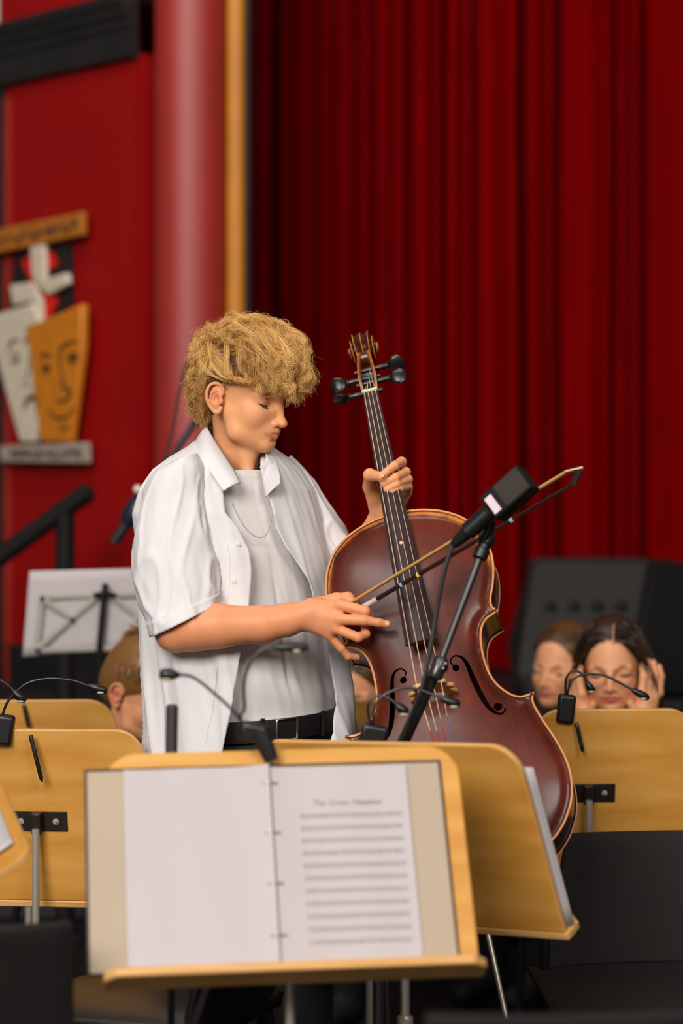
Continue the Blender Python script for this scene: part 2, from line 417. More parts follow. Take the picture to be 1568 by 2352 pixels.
# ---------------------------------------------------------------- emblem on the red wall
def wallpoly(pix, o0, o1):
    c = [wallpt(x, y, o0) for x, y in pix]; d = [wallpt(x, y, o0) + WN * (o1 - o0) for x, y in pix]; k = len(pix)
    F = [tuple(range(k)), tuple(range(2 * k - 1, k - 1, -1))] + [(i, (i + 1) % k, k + (i + 1) % k, k + i) for i in range(k)]
    return MB().add(c + d, F)
def wallstroke(mb, pix, w, off):
    pts = crom(pix, 6)
    for a, b in zip(pts[:-1], pts[1:]):
        pass
    q = [wallpt(p[0], p[1], off) for p in pts]; s = 8.35 / FPX
    ws = [w * s * 0.5 * (0.45 + 0.55 * math.sin(math.pi * min(1, max(0, (i + 1) / (len(q) + 1))))) for i in range(len(q))]
    mb.tube(q, [(r, 0.0025) for r in ws], 8, flat=Vector((0, 0, 1)).cross(WN)) if False else mb.tube(q, ws, 6)
    return mb
M_mw = mat('mask_cream_paint', (214, 200, 178), 0.6, var=0.1, vscale=20)
M_mg = mat('mask_ochre_paint', (206, 122, 18), 0.5, var=0.12, vscale=20)
M_sb = mat('sign_ochre_board', (186, 110, 26), 0.6, var=0.3, vscale=14)
M_sw = mat('sign_grey_board', (176, 160, 144), 0.7, var=0.35, vscale=40)
M_red = mat('bright_red_paint', (214, 14, 4), 0.5)
M_mb = mat('mask_line_paint', (62, 40, 24), 0.7)
def make_emblem():
    root = thing('theatre_emblem', wallpt(110, 860), 'painted emblem of a cream sad mask and ochre smiling mask with cross on red wall', 'wall sign')
    b = wallpoly([(-70, 543), (200, 487), (201, 541), (-70, 599)], 0.03, 0.055).build('upper_name_board', M_sb, root, bevel=0.004)
    def standin_lettering(n, x0, y0, x1, y1, h, material, par, off, seed):
        "invented characters that spell nothing: upright stems with short cross strokes"
        a, c = wallpt(x0, y0, off), wallpt(x1, y1, off); rg = random.Random(seed); up = Vector((0, 0, 1))
        for i in range(n):
            m = MB(); o = a.lerp(c, (i + 0.5) / n); w = (c - a) / n * 0.33
            m.tube([o - w - up * h * 0.5, o - w + up * h * 0.5], 0.0042, 6)
            for k in range(rg.choice((1, 2, 2))):
                z = up * h * rg.choice((-0.45, 0.0, 0.45)); m.tube([o - w + z, o + w + z * rg.choice((1, 0.2))], 0.0036, 6)
            if rg.random() < 0.6: m.tube([o + w - up * h * 0.5, o + w + up * h * rg.choice((0.5, 0.0))], 0.0040, 6)
            m.build('standin_character', material, par)
    standin_lettering(13, -58, 568, 180, 514, 0.030, M_inkd, b, 0.056, 4)  # invented strokes in place of unreadable lettering
    wallpoly([(38, 588), (168, 556), (172, 690), (120, 745), (20, 715)], 0.004, 0.012).build('dark_shape', M_blackp, root)  # flat dark shape set behind the cross and ribbons
    wallpoly([(56, 604), (80, 578), (84, 640), (96, 668), (112, 672), (132, 683), (134, 700), (112, 738), (100, 735), (96, 690), (74, 640)], 0.014, 0.026).build('red_ribbon', M_red, root)
    wallpoly([(110, 570), (124, 582), (134, 600), (130, 614), (113, 622)], 0.014, 0.026).build('red_ribbon', M_red, root)
    wallpoly([(79, 558), (111, 553), (114, 641), (164, 627), (168, 652), (122, 678), (103, 664), (84, 636)], 0.028, 0.05).build('cross_arm', M_mw, root, bevel=0.006)
    wallpoly([(33, 655), (86, 648), (104, 690), (107, 742), (88, 738), (84, 694), (40, 702)], 0.028, 0.05).build('cross_arm', M_mw, root, bevel=0.006)
    s = wallpoly([(2, 722), (90, 697), (112, 760), (106, 960), (94, 1016), (62, 1016), (52, 985), (2, 805)], 0.03, 0.06).build('cream_mask', M_mw, root, bevel=0.008)
    f = MB()
    for st, w in [([(18, 806), (28, 786), (42, 778)], 8), ([(56, 788), (64, 776), (74, 770)], 8), ([(26, 818), (35, 812), (46, 820)], 5), ([(28, 826), (36, 832), (44, 824)], 9), ([(70, 800), (66, 850), (56, 880), (72, 886)], 4), ([(56, 938), (66, 916), (78, 912), (90, 928), (94, 944)], 14)]:
        wallstroke(f, st, w, 0.061)
    f.build('painted_features', M_mb, s)
    g = wallpoly([(75, 752), (206, 698), (205, 800), (178, 1016), (112, 1016), (98, 930), (84, 800)], 0.034, 0.068).build('ochre_mask', M_mg, root, bevel=0.008)
    f = MB()
    for st, w in [([(92, 822), (104, 812), (118, 820)], 8), ([(138, 850), (138, 808), (152, 790), (178, 784)], 8), ([(96, 846), (106, 838), (116, 846)], 5), ([(100, 848), (108, 850), (114, 846)], 14), ([(154, 820), (168, 812), (182, 820)], 6), ([(160, 824), (168, 826), (176, 822)], 16),
                  ([(142, 850), (146, 886), (162, 900), (152, 918), (128, 920)], 9), ([(112, 942), (128, 958), (152, 958), (170, 938)], 7), ([(136, 972), (146, 988), (158, 974)], 6)]:
        wallstroke(f, st, w, 0.069)
    f.build('painted_features', M_mb, g)
    b = wallpoly([(14, 1024), (210, 1016), (213, 1064), (14, 1062)], 0.03, 0.06).build('lower_name_board', M_sw, root, bevel=0.006)
    standin_lettering(10, 24, 1043, 192, 1041, 0.026, M_mb, b, 0.061, 9)
make_emblem()
# ---------------------------------------------------------------- stair handrail by the stage
def make_rail():
    root = thing('stair_handrail', P(150, 2000, 7.7), 'thick black stair handrail sloping up beside the stage', 'handrail')
    a, b = P(-190, 1418, 7.75), P(203, 1130, 7.62)
    MB().tube([a, b, b + (b - a).normalized() * 0.012], [0.031, 0.031, 0.02], 20).build('rail', M_blkm, root)
    for px, py in ((149, 1166), (-150, 1390)):
        t = P(px, py, 7.64); MB().tube([(t.x, t.y, 0.0), t], 0.031, 16).build('post', M_blkm, root)
    MB().box((P(149, 1166, 7.64).x, 7.64, 0.006), (0.12, 0.12, 0.012)).build('foot_plate', M_blkm, root, bevel=0.003)
make_rail()
# ---------------------------------------------------------------- cello (local: x across, y up the neck, z out of the belly)
CR = Matrix(((0.9698, -0.184, -0.1599), (-0.0718, 0.4109, -0.9088), (0.233, 0.8929, 0.3853)))
CM = Matrix.Translation((0.1072, 4.812, 1.3837)) @ CR.to_4x4()
M_ctop = None
def varnish(name, rgb, rgb2, rough=0.3, grain=True, wear=False):
    m = bpy.data.materials.new(name); m.use_nodes = True; nt = m.node_tree; b = nt.nodes['Principled BSDF']; N = nt.nodes.new; Lk = nt.links.new
    tc = N('ShaderNodeTexCoord')
    mp = N('ShaderNodeMapping'); mp.inputs['Scale'].default_value = (520, 6, 40) if grain else (14, 60, 60); Lk(tc.outputs['Object'], mp.inputs['Vector'])
    g = N('ShaderNodeTexNoise'); g.inputs['Scale'].default_value = 1.0; g.inputs['Detail'].default_value = 3; Lk(mp.outputs[0], g.inputs['Vector'])
    big = N('ShaderNodeTexNoise'); big.inputs['Scale'].default_value = 9; big.inputs['Detail'].default_value = 5; Lk(tc.outputs['Object'], big.inputs['Vector'])
    r1 = N('ShaderNodeValToRGB'); r1.color_ramp.elements[0].position = .3; r1.color_ramp.elements[1].position = .72
    r1.color_ramp.elements[0].color = lin(rgb2) + (1,); r1.color_ramp.elements[1].color = lin(rgb) + (1,); Lk(big.outputs['Fac'], r1.inputs['Fac'])
    mx = N('ShaderNodeMix'); mx.data_type = 'RGBA'; mx.blend_type = 'MULTIPLY'; mx.inputs['Factor'].default_value = 0.55
    r2 = N('ShaderNodeValToRGB'); r2.color_ramp.elements[0].position = .3; r2.color_ramp.elements[1].position = .65
    r2.color_ramp.elements[0].color = (.42, .36, .33, 1); r2.color_ramp.elements[1].color = (1, 1, 1, 1); Lk(g.outputs['Fac'], r2.inputs['Fac'])
    Lk(r1.outputs[0], mx.inputs['A']); Lk(r2.outputs[0], mx.inputs['B']); out = mx.outputs['Result']
    if wear:
        at = N('ShaderNodeAttribute'); at.attribute_name = 'wear'
        ad = N('ShaderNodeMath'); ad.operation = 'MULTIPLY_ADD'; ad.inputs[1].default_value = 0.9; Lk(big.outputs['Fac'], ad.inputs[0]); Lk(at.outputs['Fac'], ad.inputs[2])
        r3 = N('ShaderNodeValToRGB'); r3.color_ramp.elements[0].position = .80; r3.color_ramp.elements[1].position = 1.0
        r3.color_ramp.elements[0].color = (0, 0, 0, 1); r3.color_ramp.elements[1].color = (1, 1, 1, 1); Lk(ad.outputs[0], r3.inputs['Fac'])
        m2 = N('ShaderNodeMix'); m2.data_type = 'RGBA'; Lk(r3.outputs[0], m2.inputs['Factor']); Lk(out, m2.inputs['A']); m2.inputs['B'].default_value = lin((204, 118, 28)) + (1,)
        out = m2.outputs['Result']
    Lk(out, b.inputs['Base Color'])
    b.inputs['Roughness'].default_value = rough; b.inputs['Coat Weight'].default_value = 0.32; b.inputs['Coat Roughness'].default_value = 0.17; b.inputs['Specular IOR Level'].default_value = 0.25
    bp = N('ShaderNodeBump'); bp.inputs['Strength'].default_value = 0.06; bp.inputs['Distance'].default_value = 0.002; Lk(g.outputs['Fac'], bp.inputs['Height']); Lk(bp.outputs[0], b.inputs['Normal'])
    return m
M_belly = varnish('red_brown_spruce_varnish', (116, 40, 15), (66, 18, 7), 0.40, True, True)
M_rib = varnish('dark_maple_rib_varnish', (84, 36, 18), (40, 17, 11), 0.22, False)
M_edge = mat('worn_golden_edge', (216, 138, 50), 0.4, rgb2=(170, 92, 30), vscale=30)
M_purf = mat('purfling_inlay', (44, 22, 14), 0.5)
M_neckw = varnish('amber_maple_varnish', (150, 74, 28), (92, 36, 16), 0.25, False)
M_ebony = mat('ebony', (26, 22, 22), 0.33, var=0.25, vscale=60, stretch=(1, 0.05, 1), spec=0.55)
M_ebonyb = mat('brown_ebony_board', (58, 40, 40), 0.3, var=0.25, vscale=60, stretch=(1, 0.05, 1), spec=0.6)
M_bridge = mat('pale_maple_bridge', (226, 180, 104), 0.5, var=0.15, vscale=60)
M_string = mat('steel_string', (226, 198, 168), 0.4, metal=0.4)
M_wred = mat('red_string_winding', (196, 22, 16), 0.5); M_wblue = mat('blue_string_winding', (70, 104, 160), 0.5)
M_dark = mat('dark_inside', (10, 8, 7), 0.9)
M_bone = mat('pale_nut', (206, 196, 180), 0.4)
cello = thing('cello', None, 'red-brown varnished cello leaning back in the hands of the person in white shirt', 'cello', M=CM)
def cpart(mb, name, material, parent=None, **kw): return mb.build(name, material, parent or cello, world=False, **kw)
S1 = [(0, 0), (20, -1), (57, -7), (93, -20), (121, -37), (139, -55), (152, -76), (161, -97), (168.5, -131), (166, -165), (157, -199), (148, -222), (146, -240), (156, -253)]
S2 = [(156, -253), (143, -258), (129, -265), (118, -279), (111, -302), (109, -334), (112, -368), (121, -395), (139, -419), (160, -432), (187, -430)]
S3 = [(187, -430), (182, -445), (184.5, -463), (194, -493), (208, -532), (218, -572), (220, -607), (214, -643), (202, -671), (182, -700), (153, -724), (110, -743), (58, -753), (0, -756)]
def half(n=5):
    h = []
    for S in (S1, S2, S3): h += crom(S, n)[:-1]
    h.append(np.array(S3[-1], float)); return [p * 0.001 for p in h]
H_ = half(6); OUT = [Vector((p[0], p[1], 0)) for p in H_] + [Vector((-p[0], p[1], 0)) for p in H_[-2:0:-1]]
NO = len(OUT)
def inset(pts, d):
    out = []; k = len(pts)
    for i in range(k):
        t = (pts[(i + 1) % k] - pts[i - 1]).normalized(); n = Vector((t.y, -t.x, 0)); n = n if True else -n
        out.append(pts[i] + n * d)
    return out
if (inset(OUT, 0.003)[NO // 4] - Vector((0, -0.37, 0))).length > (OUT[NO // 4] - Vector((0, -0.37, 0))).length:
    _ins = inset; inset = lambda p, d: _ins(p, -d)
def spine(p): return Vector((0, max(-0.64, min(-0.12, p.y)), 0))
ARCH = 0.027
GS = 0.004; GX0, GY0 = -0.232, -0.768; GNX, GNY = 117, 196
def inside_poly(X, Y, poly):
    r = np.zeros(X.shape, bool); k = len(poly)
    for i in range(k):
        x1, y1 = poly[i][0], poly[i][1]; x2, y2 = poly[(i + 1) % k][0], poly[(i + 1) % k][1]
        if y1 == y2: continue
        c = ((y1 > Y) != (y2 > Y)) & (X < (x2 - x1) * (Y - y1) / (y2 - y1) + x1); r ^= c
    return r
def arch_field():
    X, Y = np.meshgrid(GX0 + GS * np.arange(GNX), GY0 + GS * np.arange(GNY), indexing='ij')
    ins = inside_poly(X, Y, [(p.x, p.y) for p in inset(OUT, 0.009)]); u = np.zeros(X.shape)
    for it in range(2600):
        v = u.copy(); v[1:-1, 1:-1] = 0.25 * (u[2:, 1:-1] + u[:-2, 1:-1] + u[1:-1, 2:] + u[1:-1, :-2]) + GS * GS; u = np.where(ins, v, 0)
    return ARCH * (u / u.max()) ** 0.62
AF = arch_field()
for _ in range(2):
    B_ = AF.copy(); B_[1:-1, 1:-1] = (AF[1:-1, 1:-1] * 4 + AF[2:, 1:-1] + AF[:-2, 1:-1] + AF[1:-1, 2:] + AF[1:-1, :-2]) / 8; AF = B_
def belly_z(x, y):
    a = (np.asarray(x, float) - GX0) / GS; b = (np.asarray(y, float) - GY0) / GS
    i = np.clip(np.floor(a).astype(int), 0, GNX - 2); j = np.clip(np.floor(b).astype(int), 0, GNY - 2); a = np.clip(a - i, 0, 1); b = np.clip(b - j, 0, 1)
    return AF[i, j] * (1 - a) * (1 - b) + AF[i + 1, j] * a * (1 - b) + AF[i, j + 1] * (1 - a) * b + AF[i + 1, j + 1] * a * b
def plate_mesh(holes, zf, name, step=0.0052):
    from mathutils.geometry import delaunay_2d_cdt
    o2 = [(p.x, p.y) for p in OUT]; pts = [Vector(p) for p in o2]; edges = [(i, (i + 1) % NO) for i in range(NO)]
    for dd in (0.0025, 0.006, 0.010):
        pts += [Vector((p.x, p.y)) for p in inset(OUT, dd)]
    i2 = [(p.x, p.y) for p in inset(OUT, 0.012)]
    X, Y = np.meshgrid(np.arange(-0.23, 0.231, step), np.arange(-0.765, 0.01, step), indexing='ij'); X = X + (np.arange(X.shape[1]) % 2)[None] * step / 2
    ok = inside_poly(X, Y, i2)
    for h in holes: ok &= ~inside_poly(X, Y, h)
    pts += [Vector((a, b)) for a, b in zip(X[ok], Y[ok])]
    for h in holes:
        n0 = len(pts); pts += [Vector(q) for q in h]; edges += [(n0 + i, n0 + (i + 1) % len(h)) for i in range(len(h))]
    V, E, F = delaunay_2d_cdt(pts, edges, [], 0, 1e-6)[:3]
    V = np.array([tuple(v) for v in V]); F = np.array([f for f in F if len(f) == 3]); C = V[F].mean(1)
    keep = inside_poly(C[:, 0], C[:, 1], o2)
    for h in holes: keep &= ~inside_poly(C[:, 0], C[:, 1], h)
    F = F[keep]; z = zf(V[:, 0], V[:, 1])
    return np.c_[V, z], F
def belly_mesh():
    holes = [h for s in (-1, 1) for h in fhole_loops(s)]
    O = np.array([[p.x, p.y] for p in OUT])
    def zf(x, y):
        d = np.sqrt(((np.c_[x, y][:, None] - O[None]) ** 2).sum(2)).min(1); return belly_z(x, y) - 0.0022 * np.exp(-((d - 0.012) / 0.006) ** 2)
    V, F = plate_mesh(holes, zf, 'belly'); m = MB(); m.add([tuple(v) for v in V], [tuple(f) for f in F.tolist()], 0)
    # hole walls
    cnt = {}
    for f in F.tolist():
        for a, b in ((f[0], f[1]), (f[1], f[2]), (f[2], f[0])): cnt[(min(a, b), max(a, b))] = cnt.get((min(a, b), max(a, b)), 0) + 1
    ou = {(round(p.x, 5), round(p.y, 5)) for p in OUT}
    for (a, b), k in cnt.items():
        if k == 1 and (round(V[a][0], 5), round(V[a][1], 5)) not in ou:
            A_, B2 = Vector(V[a]), Vector(V[b]); dz = Vector((0, 0, 0.0045)); m.add([A_, B2, B2 - dz, A_ - dz], [(0, 1, 2, 3)], 0)
    rim = [[Vector((p.x, p.y, 0)) for p in OUT], [Vector((p.x, p.y, -0.0012)) for p in inset(OUT, -0.0008)], [Vector((p.x, p.y, -0.003)) for p in inset(OUT, -0.0006)], [Vector((p.x, p.y, -0.004)) for p in inset(OUT, 0.001)], [Vector((p.x, p.y, -0.004)) for p in inset(OUT, 0.006)]]
    m.grid(rim, closed=True, m=1)
    me = m.mesh('belly'); return me
TOP = None
def fhole_loops(s):
    pa = crom([(51, -352), (44, -340), (53, -330), (66, -334), (74, -350), (79, -378), (85, -408), (93, -436), (103, -455), (116, -464), (126, -457), (124, -446), (115, -446)], 5)
    k = len(pa); L = []; R = []
    for i, p in enumerate(pa):
        t = (pa[min(i + 1, k - 1)] - pa[max(i - 1, 0)]); t /= np.linalg.norm(t) + 1e-9; n = np.array([-t[1], t[0]]); u = i / (k - 1)
        w = 1.3 + 4.2 * math.exp(-((u - 0.5) / 0.22) ** 2)
        L.append(p + n * w); R.append(p - n * w)
    poly = L + R[::-1]; eyes = [((52, -354), 6.8), ((114, -448), 8.2)]
    loops = [[(s * q[0] * .001, q[1] * .001) for q in poly]]
    for c, r in eyes: loops.append([(s * (c[0] + r * math.cos(a)) * .001, (c[1] + r * math.sin(a)) * .001) for a in np.linspace(0, 2 * math.pi, 20, endpoint=False)])
    return loops
def make_cello():
    me = belly_mesh()
    me2 = me
    V = coords(me2); O = np.array([[p.x, p.y] for p in OUT]); dist = np.sqrt(((V[:, None, :2] - O[None]) ** 2).sum(2)).min(1)
    up = np.clip((V[:, 1] + 0.24) / 0.12, 0, 1); point_attr(me2, 'wear', np.maximum(np.exp(-dist / 0.022) * (0.22 + 0.78 * up) * 0.75, np.clip((0.0042 - dist) / 0.001, 0, 1)))
    b = link('belly', me2, [M_belly, M_edge], cello, True, world=False); smooth_by_angle(b, 35)
    # purfling: two dark inlaid lines following the edge
    pf = MB()
    for dd in (0.0042, 0.0058):
        pts = [Vector((p.x, p.y, 0)) for p in inset(OUT, dd)]
        pf.tube([Vector((p.x, p.y, 0.0003)) for p in pts], 0.00055, 5, closed=True)
    cpart(pf, 'purfling', M_purf, b)
    # ribs
    ri = inset(OUT, 0.0035); r = MB(); r.grid([[Vector((p.x, p.y, z)) for p in ri] for z in (-0.003, -0.03, -0.06, -0.09, -0.116)], closed=True)
    cpart(r, 'ribs', M_rib)
    ln = MB()
    for z in (-0.006, -0.113): ln.tube([Vector((p.x, p.y, z)) for p in inset(OUT, 0.0028)], 0.0012, 5, closed=True)
    cpart(ln, 'rib_lining', M_purf)
    # back
    bk = MB(); V, F = plate_mesh([], lambda x, y: -0.120 - belly_z(x, y) * 0.8, 'back', 0.009); bk.add([tuple(v) for v in V], [tuple(f) for f in F.tolist()])
    bk.grid([[Vector((p.x, p.y, -0.1155)) for p in inset(OUT, 0.004)], [Vector((p.x, p.y, -0.1168)) for p in inset(OUT, -0.0006)], [Vector((p.x, p.y, -0.120)) for p in OUT]], closed=True, m=1)
    cpart(bk, 'back', [M_rib, M_edge])
    # neck, heel, fingerboard
    def fz(y): return -0.014 + (0.28 - y) * (0.093 / 0.585)       # fingerboard playing line
    nk = MB(); rows = []
    for y, w, dpt in [(0.285, .0155, .017), (0.24, .0165, .019), (0.15, .018, .021), (0.06, .020, .024), (0.02, .021, .030), (-0.005, .022, .050), (-0.012, .022, .085)]:
        z0 = fz(y) - 0.012; rows.append([Vector((w * math.cos(a), y + 0.012 * (math.sin(a) < -0.2) * (y < 0.03), z0 - (dpt * max(0, -math.sin(a)) if math.sin(a) < 0 else -0.003 * math.sin(a)))) for a in np.linspace(0, 2 * math.pi, 24, endpoint=False)])
    nk.grid(rows, closed=True); nk.F += [tuple(range(24))]; nk.mi += [0]
    heel = MB(); heel.box((0, 0.006, -0.055), (0.044, 0.03, 0.105))
    cpart(nk, 'neck', M_neckw); cpart(heel, 'neck_heel', M_neckw, bevel=0.008)
    fb = MB(); rows = []
    for y in np.linspace(0.28, -0.305, 26):
        u = (0.28 - y) / 0.585; w = 0.0155 + u * 0.0155; R = 0.06; row = []
        for q in np.linspace(-1, 1, 17):
            x = q * w; row.append(Vector((x, y, fz(y) - (R - math.sqrt(R * R - x * x)))))
        e = row[-1]; row += [Vector((w, y, e.z - 0.007)), Vector((w * 0.55, y, e.z - 0.010)), Vector((-w * 0.55, y, e.z - 0.010)), Vector((-w, y, e.z - 0.007))]
        rows.append(row)
    k = len(rows[0]); fb.grid(rows, closed=True); fb.F += [tuple(range(k)), tuple(range(len(fb.V) - 1, len(fb.V) - k - 1, -1))]; fb.mi += [0, 0]
    fbo = cpart(fb, 'fingerboard', M_ebonyb)
    dt = MB(); yd = -0.085; dt.lathe([(0, .0038), (1, .0036)], (0.001, yd, fz(yd) - 0.0006), (0.001, yd, fz(yd) + 0.0006), 16); cpart(dt, 'position_dot', mat('pale_dot', (222, 176, 130), 0.5), fbo)
    nt_ = MB(); nt_.box((0, 0.2835, fz(0.283) - 0.004), (0.033, 0.007, 0.014)); cpart(nt_, 'nut', M_bone, bevel=0.002)
    # pegbox and scroll
    o = Vector((0, 0.287, fz(0.287))); ang = math.radians(30); dirv = Vector((0, math.cos(ang), -math.sin(ang))); nrm = Vector((0, math.sin(ang), math.cos(ang)))
    def pb(x, u, n): return o + Vector((x, 0, 0)) + dirv * u + nrm * n
    for s in (-1, 1):
        ck = MB(); pr = [(0.0, -0.002, -0.030, 0.0165), (0.04, 0.004, -0.034, 0.0185), (0.08, 0.006, -0.032, 0.0165), (0.115, 0.005, -0.026, 0.0135), (0.14, 0.004, -0.018, 0.0115)]
        rows = [[pb(s * w, u, t), pb(s * (w - 0.006), u, t), pb(s * (w - 0.006), u, bt), pb(s * w, u, bt)] for u, t, bt, w in pr]
        ck.grid(rows, closed=True); ck.F += [(0, 1, 2, 3), tuple(len(ck.V) - 1 - i for i in range(4))]; ck.mi += [0, 0]
        c = cpart(ck, 'pegbox_cheek', M_neckw, bevel=0.0015)
        ed = MB(); ed.tube([pb(s * (w - 0.0005), u, t) for u, t, bt, w in pr], 0.0013, 6); cpart(ed, 'edge_line', M_edge, c)
    fl = MB(); fl.grid([[pb(-w, u, bt), pb(w, u, bt), pb(w, u, bt - 0.006), pb(-w, u, bt - 0.006)] for u, t, bt, w in [(0, 0, -.026, .0155), (.05, 0, -.030, .017), (.1, 0, -.026, .014), (.14, 0, -.018, .011)]], closed=True); cpart(fl, 'pegbox_floor', M_rib)
    sc = MB(); cc = (0.168, -0.012); rows = []; T = 2.4; N = 90
    for i in range(N + 1):
        u = i / N; a = math.radians(200) - u * T * 2 * math.pi   # start at the box end, wind forward
        r = 0.034 * (1 - u) ** 0.75 + 0.0055; w = 0.0125 + 0.018 * u ** 0.8; th = 0.010 * (1 - u) + 0.004
        ca, sa = math.cos(a), math.sin(a)
        def q(x, rr): return pb(x, cc[0] + rr * ca, cc[1] + rr * sa)
        rows.append([q(-w, r), q(-w * .55, r - 0.0028), q(0, r + 0.0004), q(w * .55, r - 0.0028), q(w, r), q(w, r - th), q(-w, r - th)])
    sc.grid(rows, closed=True); sc.F += [tuple(range(7)), tuple(len(sc.V) - 1 - i for i in range(7))]; sc.mi += [0, 0]
    so = cpart(sc, 'scroll', M_rib, autosmooth=True)
    for s in (-1, 0, 1):
        ed = MB(); idx = {-1: 0, 0: 2, 1: 4}[s]; ed.tube([r_[idx] for r_ in rows], 0.0011, 6); cpart(ed, 'edge_line', M_edge, so)
    ey = MB(); ey.lathe([(0, .0075), (.08, .009), (.92, .009), (1, .0075)], pb(-0.033, *cc), pb(0.033, *cc), 20); cpart(ey, 'scroll_eye', M_neckw, so)
    bk2 = MB(); bk2.lathe([(0, .02), (1, .02)], pb(-0.0125, 0.138, -0.016), pb(0.0125, 0.138, -0.016), 20); cpart(bk2, 'scroll_throat', M_rib, so)
    for u, s, rot in ((0.006, -1, 1.45), (0.058, -1, 0.1), (0.040, 1, -0.1), (0.088, 1, 0.75)):
        pg = MB(); nn = -0.013; a = pb(-s * 0.026, u, nn); b = pb(s * 0.046, u, nn)
        pg.lathe([(0, .0045), (.5, .0055), (.8, .0065), (.93, .0055), (.95, .008), (.97, .008), (1, .005)], a, b, 16)
        Rm = Matrix.Rotation(rot, 3, 'X'); c = pb(s * 0.062, u, nn)
        pg.ball(c, (0.0165, 0.0180, 0.0062), 24, Rm); pg.ball(c + Vector((s * .004, 0, 0)), (0.0135, 0.0195, 0.0052), 24, Rm)
        cpart(pg, 'tuning_peg', M_ebony)
    # bridge
    def bz(x): return 0.088 + 0.0 - (0.05 - math.sqrt(max(0.05 ** 2 - x * x, 0))) * 0.75
    outl = []
    for x in np.linspace(-0.030, 0.030, 13): outl.append((x, bz(x)))
    outl += [(0.033, 0.068), (0.028, 0.058), (0.036, 0.050), (0.044, 0.046), (0.040, 0.038), (0.034, 0.036), (0.036, 0.022), (0.046, 0.008), (0.046, 0.0), (0.026, 0.0), (0.027, 0.006), (0.022, 0.020), (0.012, 0.029)]
    outl += [(-x, y) for x, y in outl[-1:12:-1]]
    heart = [(0.006 * math.cos(a) * (1 + .3 * math.sin(a)), 0.056 + 0.007 * math.sin(a)) for a in np.linspace(0, 2 * math.pi, 14, endpoint=False)]
    kid = [[(s * (0.020 + 0.006 * math.cos(a)), 0.046 + 0.0065 * math.sin(a)) for a in np.linspace(0, 2 * math.pi, 12, endpoint=False)] for s in (-1, 1)]
    bm_ = flat_shape('bridge', [outl, heart] + kid, 0.0035)
    yb = -0.402; zb = float(belly_z(0.02, yb)) - 0.001
    Mb = Matrix(((1, 0, 0, 0), (0, 0, 1, yb), (0, 1, 0, zb), (0, 0, 0, 1)))
    xform(bm_, Mb); link('bridge', bm_, M_bridge, cello, False, world=False)
    # strings with coloured silk windings, tailpiece, saddle, endpin
    tail_y = -0.535; tz = float(belly_z(0.02, tail_y)) + 0.032
    colr = [M_wred, M_wred, M_wred, M_wblue]
    for i, (xn, xb, xt) in enumerate([(-.0115, -.0235, -.0145), (-.0038, -.008, -.005), (.0038, .008, .005), (.0115, .0235, .0145)]):
        rad = (0.00100, 0.00090, 0.00078, 0.00070)[i]
        a = Vector((xn, 0.284, fz(0.284) + 0.0035 - (0.06 - math.sqrt(.06 ** 2 - xn ** 2)))); bb = Vector((xb, yb, zb + bz(xb) + 0.0006)); c = Vector((xt, tail_y, tz + 0.004))
        pe = pb(xn * 0.5, 0.03 + 0.018 * i, -0.012)
        mid = bb.lerp(c, (0.62, 0.66, 0.50, 0.48)[i])
        st = MB(); st.tube([pe, a, bb, mid], rad, 8); so_ = cpart(st, 'string', M_string)
        if True:
            w = MB(); w.tube([mid, c], rad * 1.25, 8); cpart(w, 'winding', colr[i], so_)
    tp = MB(); rows = []
    for y in np.linspace(tail_y, -0.735, 14):
        u = (tail_y - y) / (0.735 + tail_y); w = 0.030 * (1 - u) + 0.013 * u; z0 = tz * (1 - u) + 0.022 * u; row = []
        for q in np.linspace(-1, 1, 11): row.append(Vector((q * w, y, z0 - 6 * (q * w) ** 2)))
        row += [Vector((w, y, z0 - 0.010 - 6 * w * w)), Vector((-w, y, z0 - 0.010 - 6 * w * w))]; rows.append(row)
    k = 13; tp.grid(rows, closed=True); tp.F += [tuple(range(k)), tuple(len(tp.V) - 1 - i for i in range(k))]; tp.mi += [0, 0]; cpart(tp, 'tailpiece', M_ebony)
    sd = MB(); sd.box((0, -0.752, 0.006), (0.05, 0.012, 0.018)); cpart(sd, 'saddle', M_ebony, bevel=0.002)
    tg = MB(); tg.tube([(-.01, -.735, .015), (-.008, -.758, .012), (0, -.768, -.05), (.008, -.758, .012), (.01, -.735, .015)], 0.0016, 8); cpart(tg, 'tail_gut', M_ebony)
    ep = MB(); ep.lathe([(0, .013), (.25, .016), (.8, .015), (1, .010)], (0, -.752, -.06), (0, -.80, -.06), 20); cpart(ep, 'endpin_collar', M_ebony)
    e = MB(); e.lathe([(0, .005), (.97, .005), (1, .001)], (0, -.78, -.06), (0, -1.36, -.06), 14); cpart(e, 'endpin', M_chrome)
make_cello()
